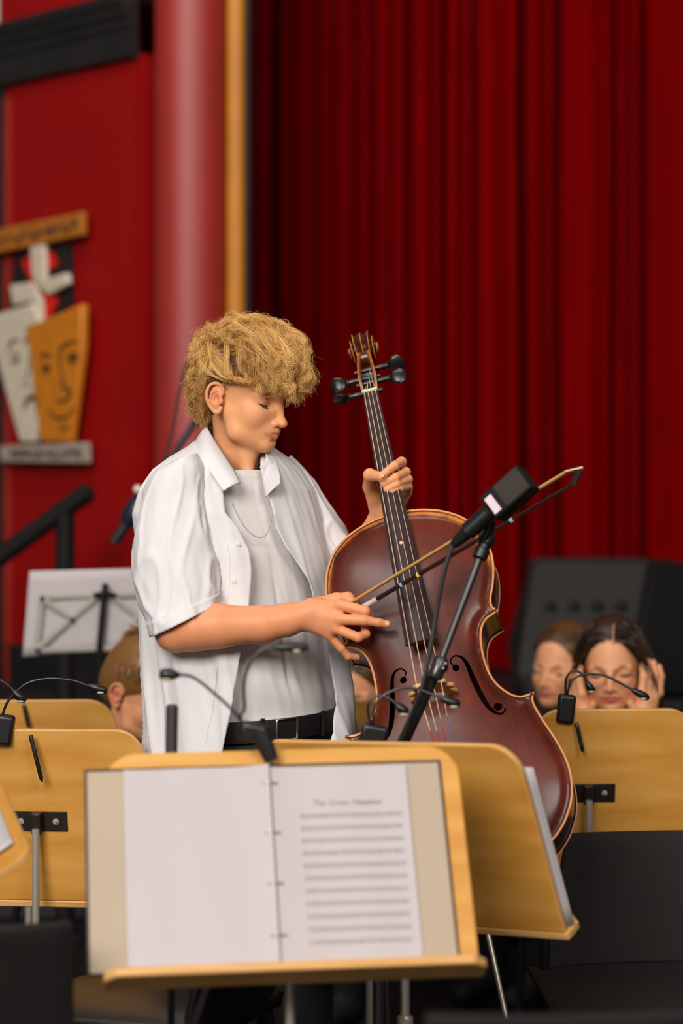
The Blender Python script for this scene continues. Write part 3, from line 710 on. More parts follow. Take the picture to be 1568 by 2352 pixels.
# ---------------------------------------------------------------- people: shared head builder
M_skin = mat('fair_skin', (238, 168, 118), 0.48, sss=0.12, var=0.07, vscale=30, attr='blush', attr_rgb=(206, 92, 66), spec=0.35, bump=0.03, bscale=900)
M_nail = mat('finger_nail', (240, 186, 156), 0.3)
M_lash = mat('dark_lashes', (52, 32, 22), 0.6)
def head_sdf(S=None, mouth_open=0.0):
    S = S or SDF()
    S.ell((0.0, 0, 0.047), (0.097, 0.076, 0.086), 0.01)
    S.ell((0.045, 0, -0.004), (0.064, 0.058, 0.074), 0.02)
    S.ell((0.052, 0, -0.042), (0.050, 0.046, 0.038), 0.02)
    for s in (-1, 1):
        S.cone((0.024, s * 0.049, -0.026), (0.046, s * 0.042, -0.060), 0.013, 0.014, 0.022)
        S.cone((0.046, s * 0.042, -0.060), (0.088, s * 0.009, -0.071), 0.014, 0.015, 0.022)
        S.ell((0.066, s * 0.036, -0.016), (0.028, 0.023, 0.026), 0.016)
        S.cone((0.092, s * 0.010, 0.024), (0.078, s * 0.045, 0.022), 0.0085, 0.0085, 0.010)
    S.ell((0.084, 0, -0.042), (0.031, 0.030, 0.024), 0.012)
    S.ell((0.0935, 0, -0.0705), (0.0155, 0.0170, 0.0140), 0.012)
    S.cone((0.098, 0, 0.022), (0.1165, 0, -0.017), 0.0065, 0.0075, 0.010)
    S.ell((0.1195, 0, -0.0225), (0.0112, 0.0105, 0.0092), 0.006)
    for s in (-1, 1):
        S.ell((0.1085, s * 0.0125, -0.0262), (0.010, 0.0065, 0.0068), 0.004)
        S.ell((0.1155, s * 0.0072, -0.0335), (0.0045, 0.0030, 0.0026), 0.002, sub=True)
        S.ell((0.101, s * 0.033, 0.012), (0.0140, 0.021, 0.0105), 0.009, sub=True)
        S.ell((0.0785, s * 0.0325, 0.0120), (0.0146, 0.0195, 0.0125), 0.0025)
        S.cone((0.0962, s * 0.0200, 0.0212), (0.0805, s * 0.0490, 0.0190), 0.0012, 0.0010, 0.0022, sub=True)
    # lips
    for s in (-1, 1):
        S.cone((0.1130, s * 0.003, -0.0415), (0.0960, s * 0.0250, -0.0472), 0.0044, 0.0026, 0.003)
        S.cone((0.1110, s * 0.002, -0.0532), (0.0960, s * 0.0235, -0.0492), 0.0050, 0.0026, 0.003)
        S.cone((0.1205, s * 0.0005, -0.0474), (0.0985, s * 0.0265, -0.0478), 0.0012, 0.0009, 0.0015, sub=True)
    S.ell((0.113, 0, -0.0625), (0.006, 0.013, 0.0035), 0.006, sub=True)
    # ears
    for s in (-1, 1):
        hx = [(0.013, .0735, 0.010), (0.010, .0760, 0.021), (0.000, .0805, 0.0275), (-0.012, .0850, 0.023), (-0.0175, .0870, 0.009), (-0.0150, .0850, -0.008), (-0.007, .0800, -0.021), (0.003, .0760, -0.0295), (0.0105, .0730, -0.0285), (0.0125, .0715, -0.020)]
        hx = [(a, s * b, c) for a, b, c in hx]; pts = crom(hx, 3); n = len(pts)
        S.chain(pts, [0.0031 if i < n * 0.72 else 0.0031 + 0.0022 * (i - n * 0.72) / (n * 0.28) for i in range(n)], 0.002)
        S.ell((-0.001, s * 0.0765, -0.001), (0.0155, 0.0055, 0.027), 0.003)
        S.ell((-0.006, s * 0.0880, 0.013), (0.0068, 0.0065, 0.0085), 0.003, sub=True)
        S.ell((0.0045, s * 0.0860, -0.004), (0.0075, 0.0095, 0.0100), 0.003, sub=True)
        S.chain([(0.002, s * .0820, 0.014), (-0.0085, s * .0835, 0.006), (-0.0075, s * .0825, -0.010), (0.001, s * .0800, -0.0165)], [0.002, 0.0024, 0.0022, 0.0022], 0.002)
        S.ell((0.0130, s * 0.0745, -0.006), (0.004, 0.0045, 0.006), 0.003)
    return S
def lip_attr(V):
    b = np.zeros(len(V))
    for s in (-1, 1):
        for a, c in (((0.1175, 0, -0.0425), (0.100, s * 0.0222, -0.0488)), ((0.1165, 0, -0.0535), (0.100, s * 0.0205, -0.0505))):
            a = np.array(a); c = np.array(c); ba = c - a; t = np.clip(((V - a) @ ba) / (ba @ ba), 0, 1); d = np.linalg.norm(V - a - t[:, None] * ba, axis=1)
            b = np.maximum(b, np.clip((0.0066 - d) / 0.0026, 0, 1) * 0.55)
        e = np.linalg.norm((V - np.array([0.0, s * 0.083, 0.0])) / np.array([0.02, 0.012, 0.03]), axis=1); b = np.maximum(b, 0.42 * np.clip(1.25 - e, 0, 1))
        e = np.linalg.norm((V - np.array([0.085, s * 0.04, -0.022])) / np.array([0.03, 0.03, 0.022]), axis=1); b = np.maximum(b, 0.16 * np.clip(1.2 - e, 0, 1))
    e = np.linalg.norm((V - np.array([0.13, 0, -0.016])) / np.array([0.02, 0.014, 0.012]), axis=1); b = np.maximum(b, 0.18 * np.clip(1.3 - e, 0, 1))
    return b
def lathe_lids(mb, M, s, r=0.0009, out=0.0006):
    pts = []
    for t in np.linspace(-1, 1, 13):
        y = s * 0.0325 + 0.0182 * t; z = 0.0088 - 0.0042 * (1 - t * t); q = max(0, 1 - ((y - s * 0.0325) / 0.0195) ** 2 - ((z - 0.0120) / 0.0125) ** 2)
        pts.append(M @ Vector((0.0785 + 0.0148 * math.sqrt(q) + out, y, z)))
    mb.tube(pts, [r * (0.4 + 0.9 * math.sin(math.pi * (i + 0.5) / 13)) for i in range(13)], 6)
    for i in range(1, 12):
        for k in range(3):
            t = (i + k / 3) / 13; a = pts[i].lerp(pts[min(i + 1, 12)], k / 3)
            d = M.to_3x3() @ Vector((0.0075, s * (t - 0.5) * 0.008, -0.0042)); mb.tube([a, a + d * 0.6 + M.to_3x3() @ Vector((0, 0, -.0003)), a + d], [0.00028, 0.0002, 0.00005], 3, caps=False)
def strands_mesh(paths, radii, name='hair', extra=None):
    "paths: array (S, K, 3); thin ribbons in one mesh; point attribute 'tip' runs from root to end"
    A = np.asarray(paths, float); S, K = A.shape[:2]
    T = np.gradient(A, axis=1); T /= np.linalg.norm(T, axis=2, keepdims=True) + 1e-9
    rs_ = np.random.default_rng(S); up = rs_.normal(size=(S, 1, 3)); u = np.cross(T, up); u /= np.linalg.norm(u, axis=2, keepdims=True) + 1e-9
    rad = np.asarray(radii).reshape(S, -1, 1) * (1 - 0.7 * np.linspace(0, 1, K) ** 2)[None, :, None]
    V = np.stack([A - rad * u, A + rad * u], 2).reshape(-1, 3); i = np.arange(S)[:, None] * K * 2 + np.arange(K - 1)[None, :] * 2
    F = np.stack([i, i + 1, i + 3, i + 2], 2).reshape(-1, 4)
    me = bpy.data.meshes.new(name); me.from_pydata(V.tolist(), [], F.tolist()); me.update()
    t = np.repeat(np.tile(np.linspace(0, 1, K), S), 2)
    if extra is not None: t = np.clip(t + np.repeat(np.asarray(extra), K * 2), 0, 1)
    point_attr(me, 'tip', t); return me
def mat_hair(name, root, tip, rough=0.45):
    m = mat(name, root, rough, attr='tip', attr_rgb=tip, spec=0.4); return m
# ---------------------------------------------------------------- the cellist
HC = Vector((-0.2165, 4.936, 1.615)); HR = facing_matrix(math.radians(62), math.radians(15)); HM = Matrix.Translation(HC) @ HR.to_4x4(); HI = HM.inverted()
boy = thing('person', (-0.22, 4.95, 0.0), 'person in open white shirt with curly blond hair standing and holding the cello', 'person')
def right_arm():
    S = SDF(); q = lambda x, y, d: tuple(P(x, y, d))
    S.chain([q(392, 1140, 4.86), q(398, 1290, 4.80), q(404, 1450, 4.735)], [0.036, 0.038, 0.039], 0.02)
    S.chain([q(404, 1450, 4.735), q(450, 1442, 4.725), q(500, 1438, 4.72), q(603, 1434, 4.71), q(657, 1424, 4.705), q(712, 1409, 4.70)], [0.039, 0.0425, 0.0415, 0.0345, 0.030, 0.0270], 0.015)
    W = q(716, 1409, 4.70)
    mc = {'i': (782, 1390, 4.672), 'm': (780, 1422, 4.664), 'r': (772, 1444, 4.670), 'p': (757, 1458, 4.684)}
    for kx, (dx, dy, r0) in {'i': (4, -12, .017), 'm': (4, 2, .017), 'r': (2, 14, .016), 'p': (-4, 22, .013)}.items():
        S.cone(q(716 + dx, 1409 + dy, 4.70), q(*mc[kx]), r0, 0.0108, 0.016)
    S.ell(q(748, 1415, 4.695), (0.026, 0.014, 0.026), 0.012)
    S.chain([q(*mc['i']), q(838, 1404, 4.655), q(847, 1413, 4.672), q(836, 1419, 4.688)], [0.0112, 0.0103, 0.0088, 0.0076], 0.003)
    S.chain([q(*mc['m']), q(836, 1425, 4.652), q(868, 1430, 4.655), q(888, 1434, 4.660)], [0.0112, 0.0096, 0.0085, 0.0078], 0.003)
    S.chain([q(*mc['r']), q(822, 1464, 4.655), q(840, 1456, 4.668), q(837, 1444, 4.682)], [0.0105, 0.0094, 0.0084, 0.0075], 0.003)
    S.chain([q(*mc['p']), q(783, 1489, 4.688), q(799, 1507, 4.695), q(819, 1510, 4.706)], [0.0098, 0.0084, 0.0078, 0.0068], 0.003)
    S.chain([q(728, 1392, 4.715), q(772, 1378, 4.712), q(798, 1374, 4.700), q(814, 1392, 4.690)], [0.018, 0.0130, 0.0112, 0.0092], 0.008)
    return relax(S.mesh(0.0017, 'arm'), 2)
def left_arm():
    S = SDF(); q = lambda x, y, d: tuple(P(x, y, d))
    S.chain([q(672, 1135, 5.07), q(742, 1262, 5.07), q(812, 1392, 5.05)], [0.034, 0.036, 0.037], 0.02)
    S.chain([q(812, 1392, 5.05), q(832, 1330, 5.02), q(860, 1240, 4.975), q(882, 1178, 4.935)], [0.038, 0.040, 0.035, 0.0275], 0.015)
    mc = {'i': (921, 1090, 4.905), 'm': (931, 1104, 4.905), 'r': (935, 1119, 4.902), 'p': (932, 1134, 4.898)}
    for kx, (dx, dy, r0) in {'i': (-10, -2, .016), 'm': (0, 0, .017), 'r': (8, 4, .016), 'p': (14, 8, .014)}.items():
        S.cone(q(884 + dx, 1172 + dy, 4.932), q(*mc[kx]), r0, 0.0105, 0.014)
    S.ell(q(898, 1130, 4.918), (0.030, 0.012, 0.034), 0.012)
    S.chain([q(*mc['i']), q(922, 1061, 4.858), q(906, 1070, 4.822), q(887, 1084, 4.805)], [0.0102, 0.0100, 0.0092, 0.0080], 0.003)
    S.chain([q(*mc['m']), q(932, 1084, 4.850), q(908, 1097, 4.812), q(881, 1111, 4.806)], [0.0102, 0.0096, 0.0088, 0.0076], 0.0025)
    S.chain([q(*mc['r']), q(937, 1101, 4.850), q(911, 1112, 4.812), q(888, 1124, 4.806)], [0.0100, 0.0093, 0.0085, 0.0073], 0.0025)
    S.chain([q(*mc['p']), q(936, 1117, 4.850), q(917, 1123, 4.815), q(901, 1130, 4.808)], [0.0094, 0.0086, 0.0078, 0.0068], 0.0025)
    S.chain([q(866, 1160, 4.925), q(850, 1118, 4.895), q(849, 1091, 4.842), q(876, 1095, 4.800)], [0.019, 0.0140, 0.0118, 0.0092], 0.008)
    return relax(S.mesh(0.0017, 'arm'), 2)
def make_body():
    S = head_sdf(); w2l = lambda p: tuple(HI @ p)
    S.chain([w2l(P(541, 955, 4.950)), w2l(P(547, 1030, 4.958)), w2l(P(550, 1115, 4.980))], [0.049, 0.0470, 0.046], 0.018)
    S.cone(w2l(P(560, 1010, 4.915)), w2l(P(572, 1105, 4.905)), 0.014, 0.012, 0.03)
    hd = relax(S.mesh(0.0016, 'head'), 1); b = lip_attr(coords(hd)); hd.transform(HM)
    ra, la = right_arm(), left_arm()
    T = SDF(); q = lambda x, y, d: tuple(P(x, y, d))
    T.chain([q(548, 1125, 4.975), q(545, 1200, 4.97), q(550, 1400, 4.96), q(580, 1640, 4.95), q(585, 1760, 4.95)], [0.05, 0.075, 0.09, 0.085, 0.095], 0.05)
    T.cone(q(415, 1140, 4.88), q(655, 1135, 5.05), 0.035, 0.035, 0.05); T.cone(q(450, 1280, 4.90), q(650, 1280, 5.02), 0.05, 0.05, 0.06)
    LG = Vector((math.cos(0.628), math.sin(0.628), 0)); FG = Vector((math.sin(0.628), -math.cos(0.628), 0))
    for sd in (-1, 1):
        h = Vector((-0.184, 4.95, 0.82)) + LG * 0.085 * sd; kn = Vector((-0.184, 4.93, 0.48)) + LG * 0.10 * sd; ft = Vector((-0.184, 4.95, 0.07)) + LG * 0.12 * sd
        T.chain([tuple(h), tuple(kn), tuple(ft)], [0.075, 0.055, 0.040], 0.03); T.cone(tuple(ft), tuple(ft + FG * 0.13 - Vector((0, 0, 0.03))), 0.030, 0.022, 0.03)
    to = T.mesh(0.010, 'torso')
    n = [len(m.vertices) for m in (hd, ra, la, to)]
    me = join_meshes('body', [hd, ra, la, to]); at = np.zeros(sum(n)); at[:n[0]] = b; at[n[0]:n[0] + n[1]] = 0.24; at[n[0] + n[1]:] = 0.06
    V = coords(me); tips = [P(888, 1434, 4.655), P(818, 1510, 4.70), P(838, 1404, 4.65), P(838, 1446, 4.67), P(888, 1085, 4.82), P(880, 1111, 4.82), P(886, 1124, 4.82), P(899, 1129, 4.82), P(876, 1095, 4.82)]
    for t in tips: at = np.maximum(at, 0.30 * np.clip(1 - np.linalg.norm(V - np.array(t), axis=1) / 0.018, 0, 1))
    point_attr(me, 'blush', at); body = link('body', me, M_skin, boy, True)
    def nail(c, along, out, sz=(0.0058, 0.0045)):
        a = Vector(along).normalized(); o = Vector(out); o = (o - a * o.dot(a)).normalized(); s = a.cross(o); Mx = Matrix((a, s, o)).transposed()
        MB().ball(Vector(c) + o * 0.0, (sz[0], sz[1], 0.0016), 14, Mx).build('finger_nail', M_nail, body)
    nail(P(889, 1432, 4.653), P(892, 1435, 4.66) - P(868, 1430, 4.655), (0.1, -1, 0.35))
    nail(P(878, 1093, 4.7915), P(876, 1095, 4.818) - P(848, 1092, 4.865), (-0.2, -1, 0.3), (0.0062, 0.005))
    for s in (-1, 1): ls = MB(); lathe_lids(ls, HM, s, 0.0017); ls.build('eyelash_fringe', M_lash, boy)
    # brows: short strands
    rg = np.random.default_rng(3); mbrow = mat_hair('brow_hair', (92, 58, 30), (120, 80, 44))
    for s in (-1, 1):
        paths = []
        for i in range(150):
            u = rg.random(); base = np.array([0.1000 - 0.017 * u ** 1.4, s * (0.014 + 0.034 * u), 0.0245 + 0.006 * math.sin(math.pi * min(1, u * 1.1)) + rg.normal() * 0.0018])
            d = np.array([-0.002, s * 0.006, 0.002 - 0.004 * u]) * (0.7 + 0.5 * rg.random())
            base[0] += 0.001; paths.append([base + d * t + np.array([0.0012 * math.sin(t * 3), 0, 0]) for t in (0, .5, 1)])
        A = np.array(paths); A = A @ np.array(HR).T + np.array(HC)
        link('eyebrow', strands_mesh(A, np.full(len(A), 0.0004), 'brow'), mbrow, boy)
    MB().tube([tuple(P(923, 1068, 4.866) + Vector((0.0115 * math.cos(a) * 0.5, 0.0115 * math.sin(a), 0.0115 * math.cos(a) * 0.85))) for a in np.linspace(0, 2 * math.pi, 24, endpoint=False)], 0.0011, 6, closed=True).build('finger_ring', mat('silver_ring', (220, 216, 210), 0.2, metal=1.0), boy)
make_body()
def make_hair():
    rg = np.random.default_rng(11); E = np.array([0.02, 0, 0.072]); K = 14
    def er(e):  # envelope radii by direction
        rx = 0.134 if e[0] > 0 else 0.138
        return np.array([rx, 0.104, 0.107])
    C = np.array([0, 0, 0.047]); R = np.array([0.097, 0.077, 0.087]); roots = []
    while len(roots) < 520:
        v = rg.normal(size=3); v /= np.linalg.norm(v); p = C + R * v
        if len(roots) % 6 == 0:
            p = np.array([-0.040, 0, 0.010]) + np.array([0.060, 0.064, 0.068]) * v
            if p[0] > -0.03 or p[2] > 0.02: continue
        x, y, z = p
        line = 0.070 if x > 0.062 else (0.050 if x > -0.03 else -0.052)
        if z > line and abs(y) < 0.0765:
            roots.append(p)
            if -0.10 < x < -0.02 and z > 0.07: roots.append(p + rg.normal(size=3) * 0.004)
    paths = []; ex = []
    for p in roots:
        v = p - E; rr = er(v); e = v / rr; rho0 = np.linalg.norm(e); e /= rho0
        x, y, z = p; top = np.clip((z - 0.06) / 0.06, 0, 1)
        side = np.array([0.25, 0.15 * np.sign(y), -1.0]); back = np.array([-0.15, 0.1 * np.sign(y), -1.0]); front = np.array([1.0, 0.25 * np.sign(y) * rg.random(), -0.12])
        fl = top * front + (1 - top) * (side if x > -0.03 else back)
        if x < -0.05: fl = fl * np.array([0.25, 1, 1]) + np.array([-0.15, 0, -0.35])
        if z > 0.09 and x > 0.03: fl = np.array([1.0, 0.35 * np.sign(y) * rg.random(), -0.55])
        if -0.10 < x < -0.01 and z > 0.07: fl = rg.normal(size=3) * 0.8 + np.array([0.2 if x > -0.05 else -0.4, 0, -0.1])
        fl = fl + rg.normal(size=3) * 0.28; fl /= np.linalg.norm(fl)
        L = (0.75 + 0.6 * rg.random()) * (0.55 + 0.75 * top); lay = 0.79 + 0.19 * rg.random() ** 0.7
        if z < 0.06 and x > -0.03: L *= 0.5
        if z < 0.045: L *= 0.55; lay = min(lay, 0.86) if x > -0.03 else rho0 + 0.05 + 0.12 * rg.random()
        if z < 0.02 and x < -0.03: L = 0.25 + 0.2 * rg.random(); lay = rho0 + 0.04 + 0.14 * rg.random()
        g = []; t = np.linspace(0, 1, K)
        for s in t:
            d = e + fl * L * s; d /= np.linalg.norm(d); rho = rho0 + (lay - rho0) * (1 - (1 - min(1, s * 2.2)) ** 2)
            if rho < rho0: rho = rho0 + 0.02 * s
            g.append(E + er(d) * d * rho)
        g = np.array(g)
        # curls
        T = np.gradient(g, axis=0); T /= np.linalg.norm(T, axis=1, keepdims=True) + 1e-9; n1 = np.cross(T, rg.normal(size=3)); n1 /= np.linalg.norm(n1, axis=1, keepdims=True) + 1e-9; n2 = np.cross(T, n1)
        cr = (0.003 + 0.007 * rg.random()) * (0.35 if z < 0.045 else 1); fr = (0.9 + 1.4 * rg.random()) * 2 * math.pi; ph = rg.random() * 6.28
        cur = (np.clip(t * 2, 0, 1) * cr)[:, None] * (np.cos(fr * t + ph)[:, None] * n1 + np.sin(fr * t + ph)[:, None] * n2); g = g + cur
        # keep the fringe off the face
        nst = 60 if z > 0.045 else 40; tone = rg.normal() * 0.14 - (0.28 if z < 0.02 else 0)
        for k in range(nst):
            off = rg.normal(size=3) * 0.0035; fz_ = rg.normal(size=3) * 0.0022; w = (1 - 0.55 * t)[:, None]; ph2 = rg.random() * 6.28
            q = g + off * w + fz_ * np.sin(t * 9 + ph2)[:, None] * t[:, None] + rg.normal(size=3) * 0.006 * (t ** 2)[:, None]
            if rg.random() < 0.05: q = q + rg.normal(size=3) * 0.009 * (t ** 1.5)[:, None]
            paths.append(q); ex.append(tone + rg.normal() * 0.10)
    A = np.array(paths)
    # trim anything that hangs over the face or below the ears at the sides
    zl = 0.016 + 0.036 * np.clip((np.abs(A[:, :, 1]) - 0.028) / 0.03, 0, 1) * np.clip((0.11 - A[:, :, 0]) / 0.04, 0, 1); m = (A[:, :, 0] > -0.03) & (A[:, :, 2] < zl); A[:, :, 2] = np.where(m, zl + (A[:, :, 2] - zl) * 0.3, A[:, :, 2])
    A = A @ np.array(HR).T + np.array(HC)
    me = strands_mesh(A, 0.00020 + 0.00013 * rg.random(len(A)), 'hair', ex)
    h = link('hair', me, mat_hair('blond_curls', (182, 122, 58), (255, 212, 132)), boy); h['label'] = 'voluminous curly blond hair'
    # faded short hair round the ears and temples
    P2 = []
    while len(P2) < 2600:
        v = rg.normal(size=3); v /= np.linalg.norm(v); p = C + np.array([0.0975, 0.0768, 0.0868]) * v
        if abs(p[1]) < 0.05 or not (-0.045 < p[0] < 0.052): continue
        lim = 0.020 if -0.012 < p[0] < 0.022 else (0.030 + 0.5 * max(0, p[0] - 0.022) if p[0] > 0 else 0.0)
        if p[2] < lim + 0.004 * rg.random() or p[2] > 0.062: continue
        ln = 0.004 + 0.010 * np.clip((p[2] - 0.02) / 0.04, 0, 1); d = np.array([-0.35, 0.25 * np.sign(p[1]), -0.85]) + rg.normal(size=3) * 0.25
        P2.append([p + d * ln * t + np.array([0, np.sign(p[1]) * 0.0012 * (1 - (1 - t) ** 2), 0]) for t in np.linspace(0, 1, 4)])
    P2 = np.array(P2) @ np.array(HR).T + np.array(HC)
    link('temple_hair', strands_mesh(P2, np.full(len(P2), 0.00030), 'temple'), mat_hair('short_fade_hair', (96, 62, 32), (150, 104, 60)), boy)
    # short hair close to the scalp
    S = SDF(); S.ell((-0.006, 0, 0.058), (0.097, 0.081, 0.083), 0.01); S.ell((-0.036, 0, 0.012), (0.060, 0.064, 0.062), 0.02); S.ell((0.045, 0, 0.10), (0.062, 0.066, 0.050), 0.02)
    S.ell((0.075, 0, -0.030), (0.085, 0.2, 0.088), 0.004, sub=True)
    for s in (-1, 1): S.ell((0.006, s * 0.085, -0.004), (0.026, 0.03, 0.036), 0.003, sub=True)
    c = S.mesh(0.003, 'scalp'); c.transform(HM); link('scalp_hair', c, mat('short_scalp_hair', (96, 62, 30), 0.7, bump=0.6, bscale=220, var=0.4, vscale=60), boy)
make_hair()
# ---------------------------------------------------------------- clothes of the cellist
M_shirt = mat('white_cotton_poplin', (222, 219, 221), 0.75, spec=0.2, bump=0.05, bscale=700)
M_tee = mat('white_jersey', (224, 220, 218), 0.85, spec=0.15, bump=0.07, bscale=900)
M_trous = mat('black_denim', (16, 15, 16), 0.75, var=0.3, vscale=40)
M_belt = mat('black_leather_belt', (22, 19, 18), 0.45)
M_silver = mat('silver_metal', (206, 200, 190), 0.25, metal=1.0)
M_button = mat('pearl_button', (224, 218, 208), 0.3)
PSI = math.radians(36); TF = Vector((math.sin(PSI), -math.cos(PSI), 0)); TL = Vector((math.cos(PSI), math.sin(PSI), 0))
#            z     cx     cy    a (half width) b (half depth)
TORSO = [(0.78, -0.178, 4.95, .232, .200), (0.90, -0.180, 4.95, .216, .184), (1.00, -0.190, 4.95, .207, .172), (1.10, -0.200, 4.95, .202, .162), (1.20, -0.208, 4.95, .201, .155), (1.30, -0.217, 4.95, .200, .145),
         (1.38, -0.230, 4.952, .200, .130), (1.43, -0.231, 4.955, .186, .112), (1.47, -0.231, 4.958, .156, .092), (1.495, -0.230, 4.960, .118, .080), (1.515, -0.228, 4.962, .080, .066), (1.528, -0.226, 4.962, .064, .060)]
def tors(z, th, grow=0.0):
    cx, cy, a, b = interp(TORSO, z); s, c = math.sin(th), math.cos(th)
    e = 1.0; ss = math.copysign(abs(s) ** e, s); cc = math.copysign(abs(c) ** e, c)
    return Vector((cx, cy, z)) + TL * (a + grow) * ss + TF * (b + grow) * cc
def th_for(px, py, grow, lo, hi):
    "angle on the torso loft whose front-side picture column is px"
    best = None
    for th in np.linspace(lo, hi, 160):
        z = CAMH - (py - CY) / FPX * 4.82; v = tors(z, th, grow); x = CX + FPX * v.x / v.y
        if best is None or abs(x - px) < best[0]: best = (abs(x - px), th)
    return best[1]
def fold(th, z, seed, amp=1.0):
    lowf = min(1, max(0.25, (1.52 - z) / 0.5))
    a = noise.noise(Vector((th * 2.6 + 0.4 * z, z * 1.3, seed))) * 0.016 * lowf
    r = 1 - abs(noise.noise(Vector((th * 4.2 + 1.5 * z, z * 1.7 - th * 0.6, seed + 5)))) * 2.0
    b = max(0, r) ** 3 * 0.008 * lowf
    c = noise.noise(Vector((th * 9 + z * 6, z * 9 - th * 4, seed + 9))) * 0.0028
    return amp * (a + b + c)
def make_shirt():
    root = boy
    e1 = [(1118, 512), (1160, 536), (1210, 556), (1260, 566), (1330, 566), (1390, 562), (1480, 546), (1600, 530), (1720, 510), (1830, 492)]
    e2 = [(1118, 612), (1160, 618), (1210, 640), (1260, 676), (1310, 700), (1400, 722), (1480, 744), (1580, 756), (1690, 750), (1830, 742)]
    zt = lambda py: CAMH - (py - CY) / FPX * 4.82
    G = 0.012
    A1 = sorted((zt(py), th_for(px, py, G, -1.25, 0.5)) for py, px in e1); A2 = sorted((zt(py), th_for(px, py, G, -0.3, 1.3)) for py, px in e2)
    zmin = 0.80; rows = []; NZ, NT = 150, 260
    for i in range(NZ + 1):
        z0_ = z = zmin + (1.527 - zmin) * (i / NZ)
        t1 = float(np.interp(z, [a[0] for a in A1], [a[1] for a in A1])); t2 = float(np.interp(z, [a[0] for a in A2], [a[1] for a in A2]))
        row = []
        for j in range(NT + 1):
            u = j / NT; th = t2 + (t1 + 2 * math.pi - t2) * u      # from the far panel round the back to the near panel
            ed = min(1, (u / 0.07 if u < 0.5 else (1 - u) / 0.11)); zlo = 1.475 if u < 0.5 else 1.470; ztop = zlo + (1.527 - zlo) * (ed * ed * (3 - 2 * ed)); z = zmin + (ztop - zmin) * (i / NZ)
            edge = min(u, 1 - u) * NT / 14.0; lift = 0.010 * math.exp(-edge) * min(1, (1.45 - z) / 0.2 if z < 1.45 else 0)
            g = G + fold(th, z, 2.0) * min(1.0, (1.527 - z) / 0.06) + max(0, lift)
            if u < 0.12: g += 0.016 * math.sin(u / 0.12 * math.pi * 1.5) * max(0, min(1, (1.30 - z) / 0.25))
            v = tors(z, th, g); zz = z
            if z < 0.84: zz = z + 0.02 * math.sin(th * 2)
            row.append(Vector((v.x, v.y, zz)))
        rows.append(row)
    g = MB(); g.grid(rows); sh = g.build('shirt', M_shirt, root, clean=False, autosmooth=False, solid=0.0016); sh['label'] = 'open white button-up shirt'
    # placket band down the near panel, with buttons
    pl = MB(); r2 = []
    for i in range(4, NZ - 34):
        a, b = rows[i][NT], rows[i][NT - 9]; n = (a - b).normalized().cross(Vector((0, 0, 1))).normalized(); n = n if n.y < 0 else -n
        r2.append([rows[i][NT - k] + n * 0.0022 for k in range(0, 10)])
    pl.grid(r2); po = pl.build('placket', M_shirt, sh, solid=0.001, clean=False, autosmooth=False)
    for px, py in ((538, 1297), (527, 1416), (508, 1568), (545, 1200)):
        z = zt(py); i = int(round((z - zmin) / (1.527 - zmin) * NZ)); row = rows[max(0, min(NZ, i))]
        v = min(row[NT - 16:], key=lambda w: abs(CX + FPX * w.x / w.y - px)); n = Vector((0.15, -1, 0)).normalized(); c = v + n * 0.0030
        MB().lathe([(0, .0050), (.5, .0056), (.75, .0052), (.8, .0036), (1, .0030)], c, c + n * 0.0018, 20).build('button', M_button, sh)
    # sleeves
    def sleeve(rings, seed, name, d0, d1, rd0, rd1, nrow=64, nseg=110):
        R = crom([(a[0], a[1], b[0], b[1], d, rd) for (a, b), d, rd in zip(rings, np.linspace(d0, d1, len(rings)), np.linspace(rd0, rd1, len(rings)))], max(2, nrow // (len(rings) - 1)))
        rws = []
        for i, r in enumerate(R):
            A = P(r[0], r[1], r[4]); B = P(r[2], r[3], r[4]); c = (A + B) / 2; U = (B - A) / 2; V = Vector((0.0, 1, 0)) * r[5]; t = i / (len(R) - 1); row = []
            for j in range(nseg):
                a = 2 * math.pi * j / nseg
                w = noise.noise(Vector((math.cos(a) * 1.5, math.sin(a) * 1.5 + t * 0.5, t * 2.2 + seed))) * 0.10 + max(0, 1 - 2.2 * abs(noise.noise(Vector((math.cos(a) * 1.7 + t * 1.6, math.sin(a) * 1.7, t * 3.2 + seed + 4))))) ** 3 * 0.09
                w += 0.02 * noise.noise(Vector((math.cos(a) * 5, math.sin(a) * 5, t * 9 + seed)))
                k = 1 + w * min(1, t * 3)
                row.append(c + U * math.cos(a) * k + V * math.sin(a) * k)
            rws.append(row)
        g = MB(); g.grid(rws, closed=True); s_ = g.build(name, M_shirt, sh, solid=0.0016, clean=False, autosmooth=False)
        # turned hem
        hm = MB(); k0 = len(rws) - 1; kk = [int(k0 - 0.075 * k0), k0]; cen = lambda r: sum(r, Vector()) / len(r)
        hr = []
        for i in range(kk[0], kk[1] + 1):
            c = cen(rws[i]); hr.append([v + (v - c).normalized() * 0.0022 for v in rws[i]])
        hm.grid(hr, closed=True); hm.build('sleeve_hem', M_shirt, s_, solid=0.001, clean=False, autosmooth=False)
        return rws
    near = [((392, 1062), (452, 1040)), ((347, 1092), (466, 1076)), ((325, 1165), (470, 1135)), ((314, 1240), (480, 1200)), ((312, 1320), (492, 1275)), ((324, 1396), (500, 1338)), ((344, 1464), (497, 1389))]
    sleeve(near, 1.3, 'sleeve', 4.845, 4.745, 0.05, 0.070)
    far = [((636, 1082), (668, 1046)), ((652, 1140), (708, 1088)), ((690, 1225), (752, 1160)), ((735, 1300), (795, 1222)), ((768, 1345), (828, 1262))]
    sleeve(far, 7.7, 'sleeve', 5.05, 5.03, 0.060, 0.068)
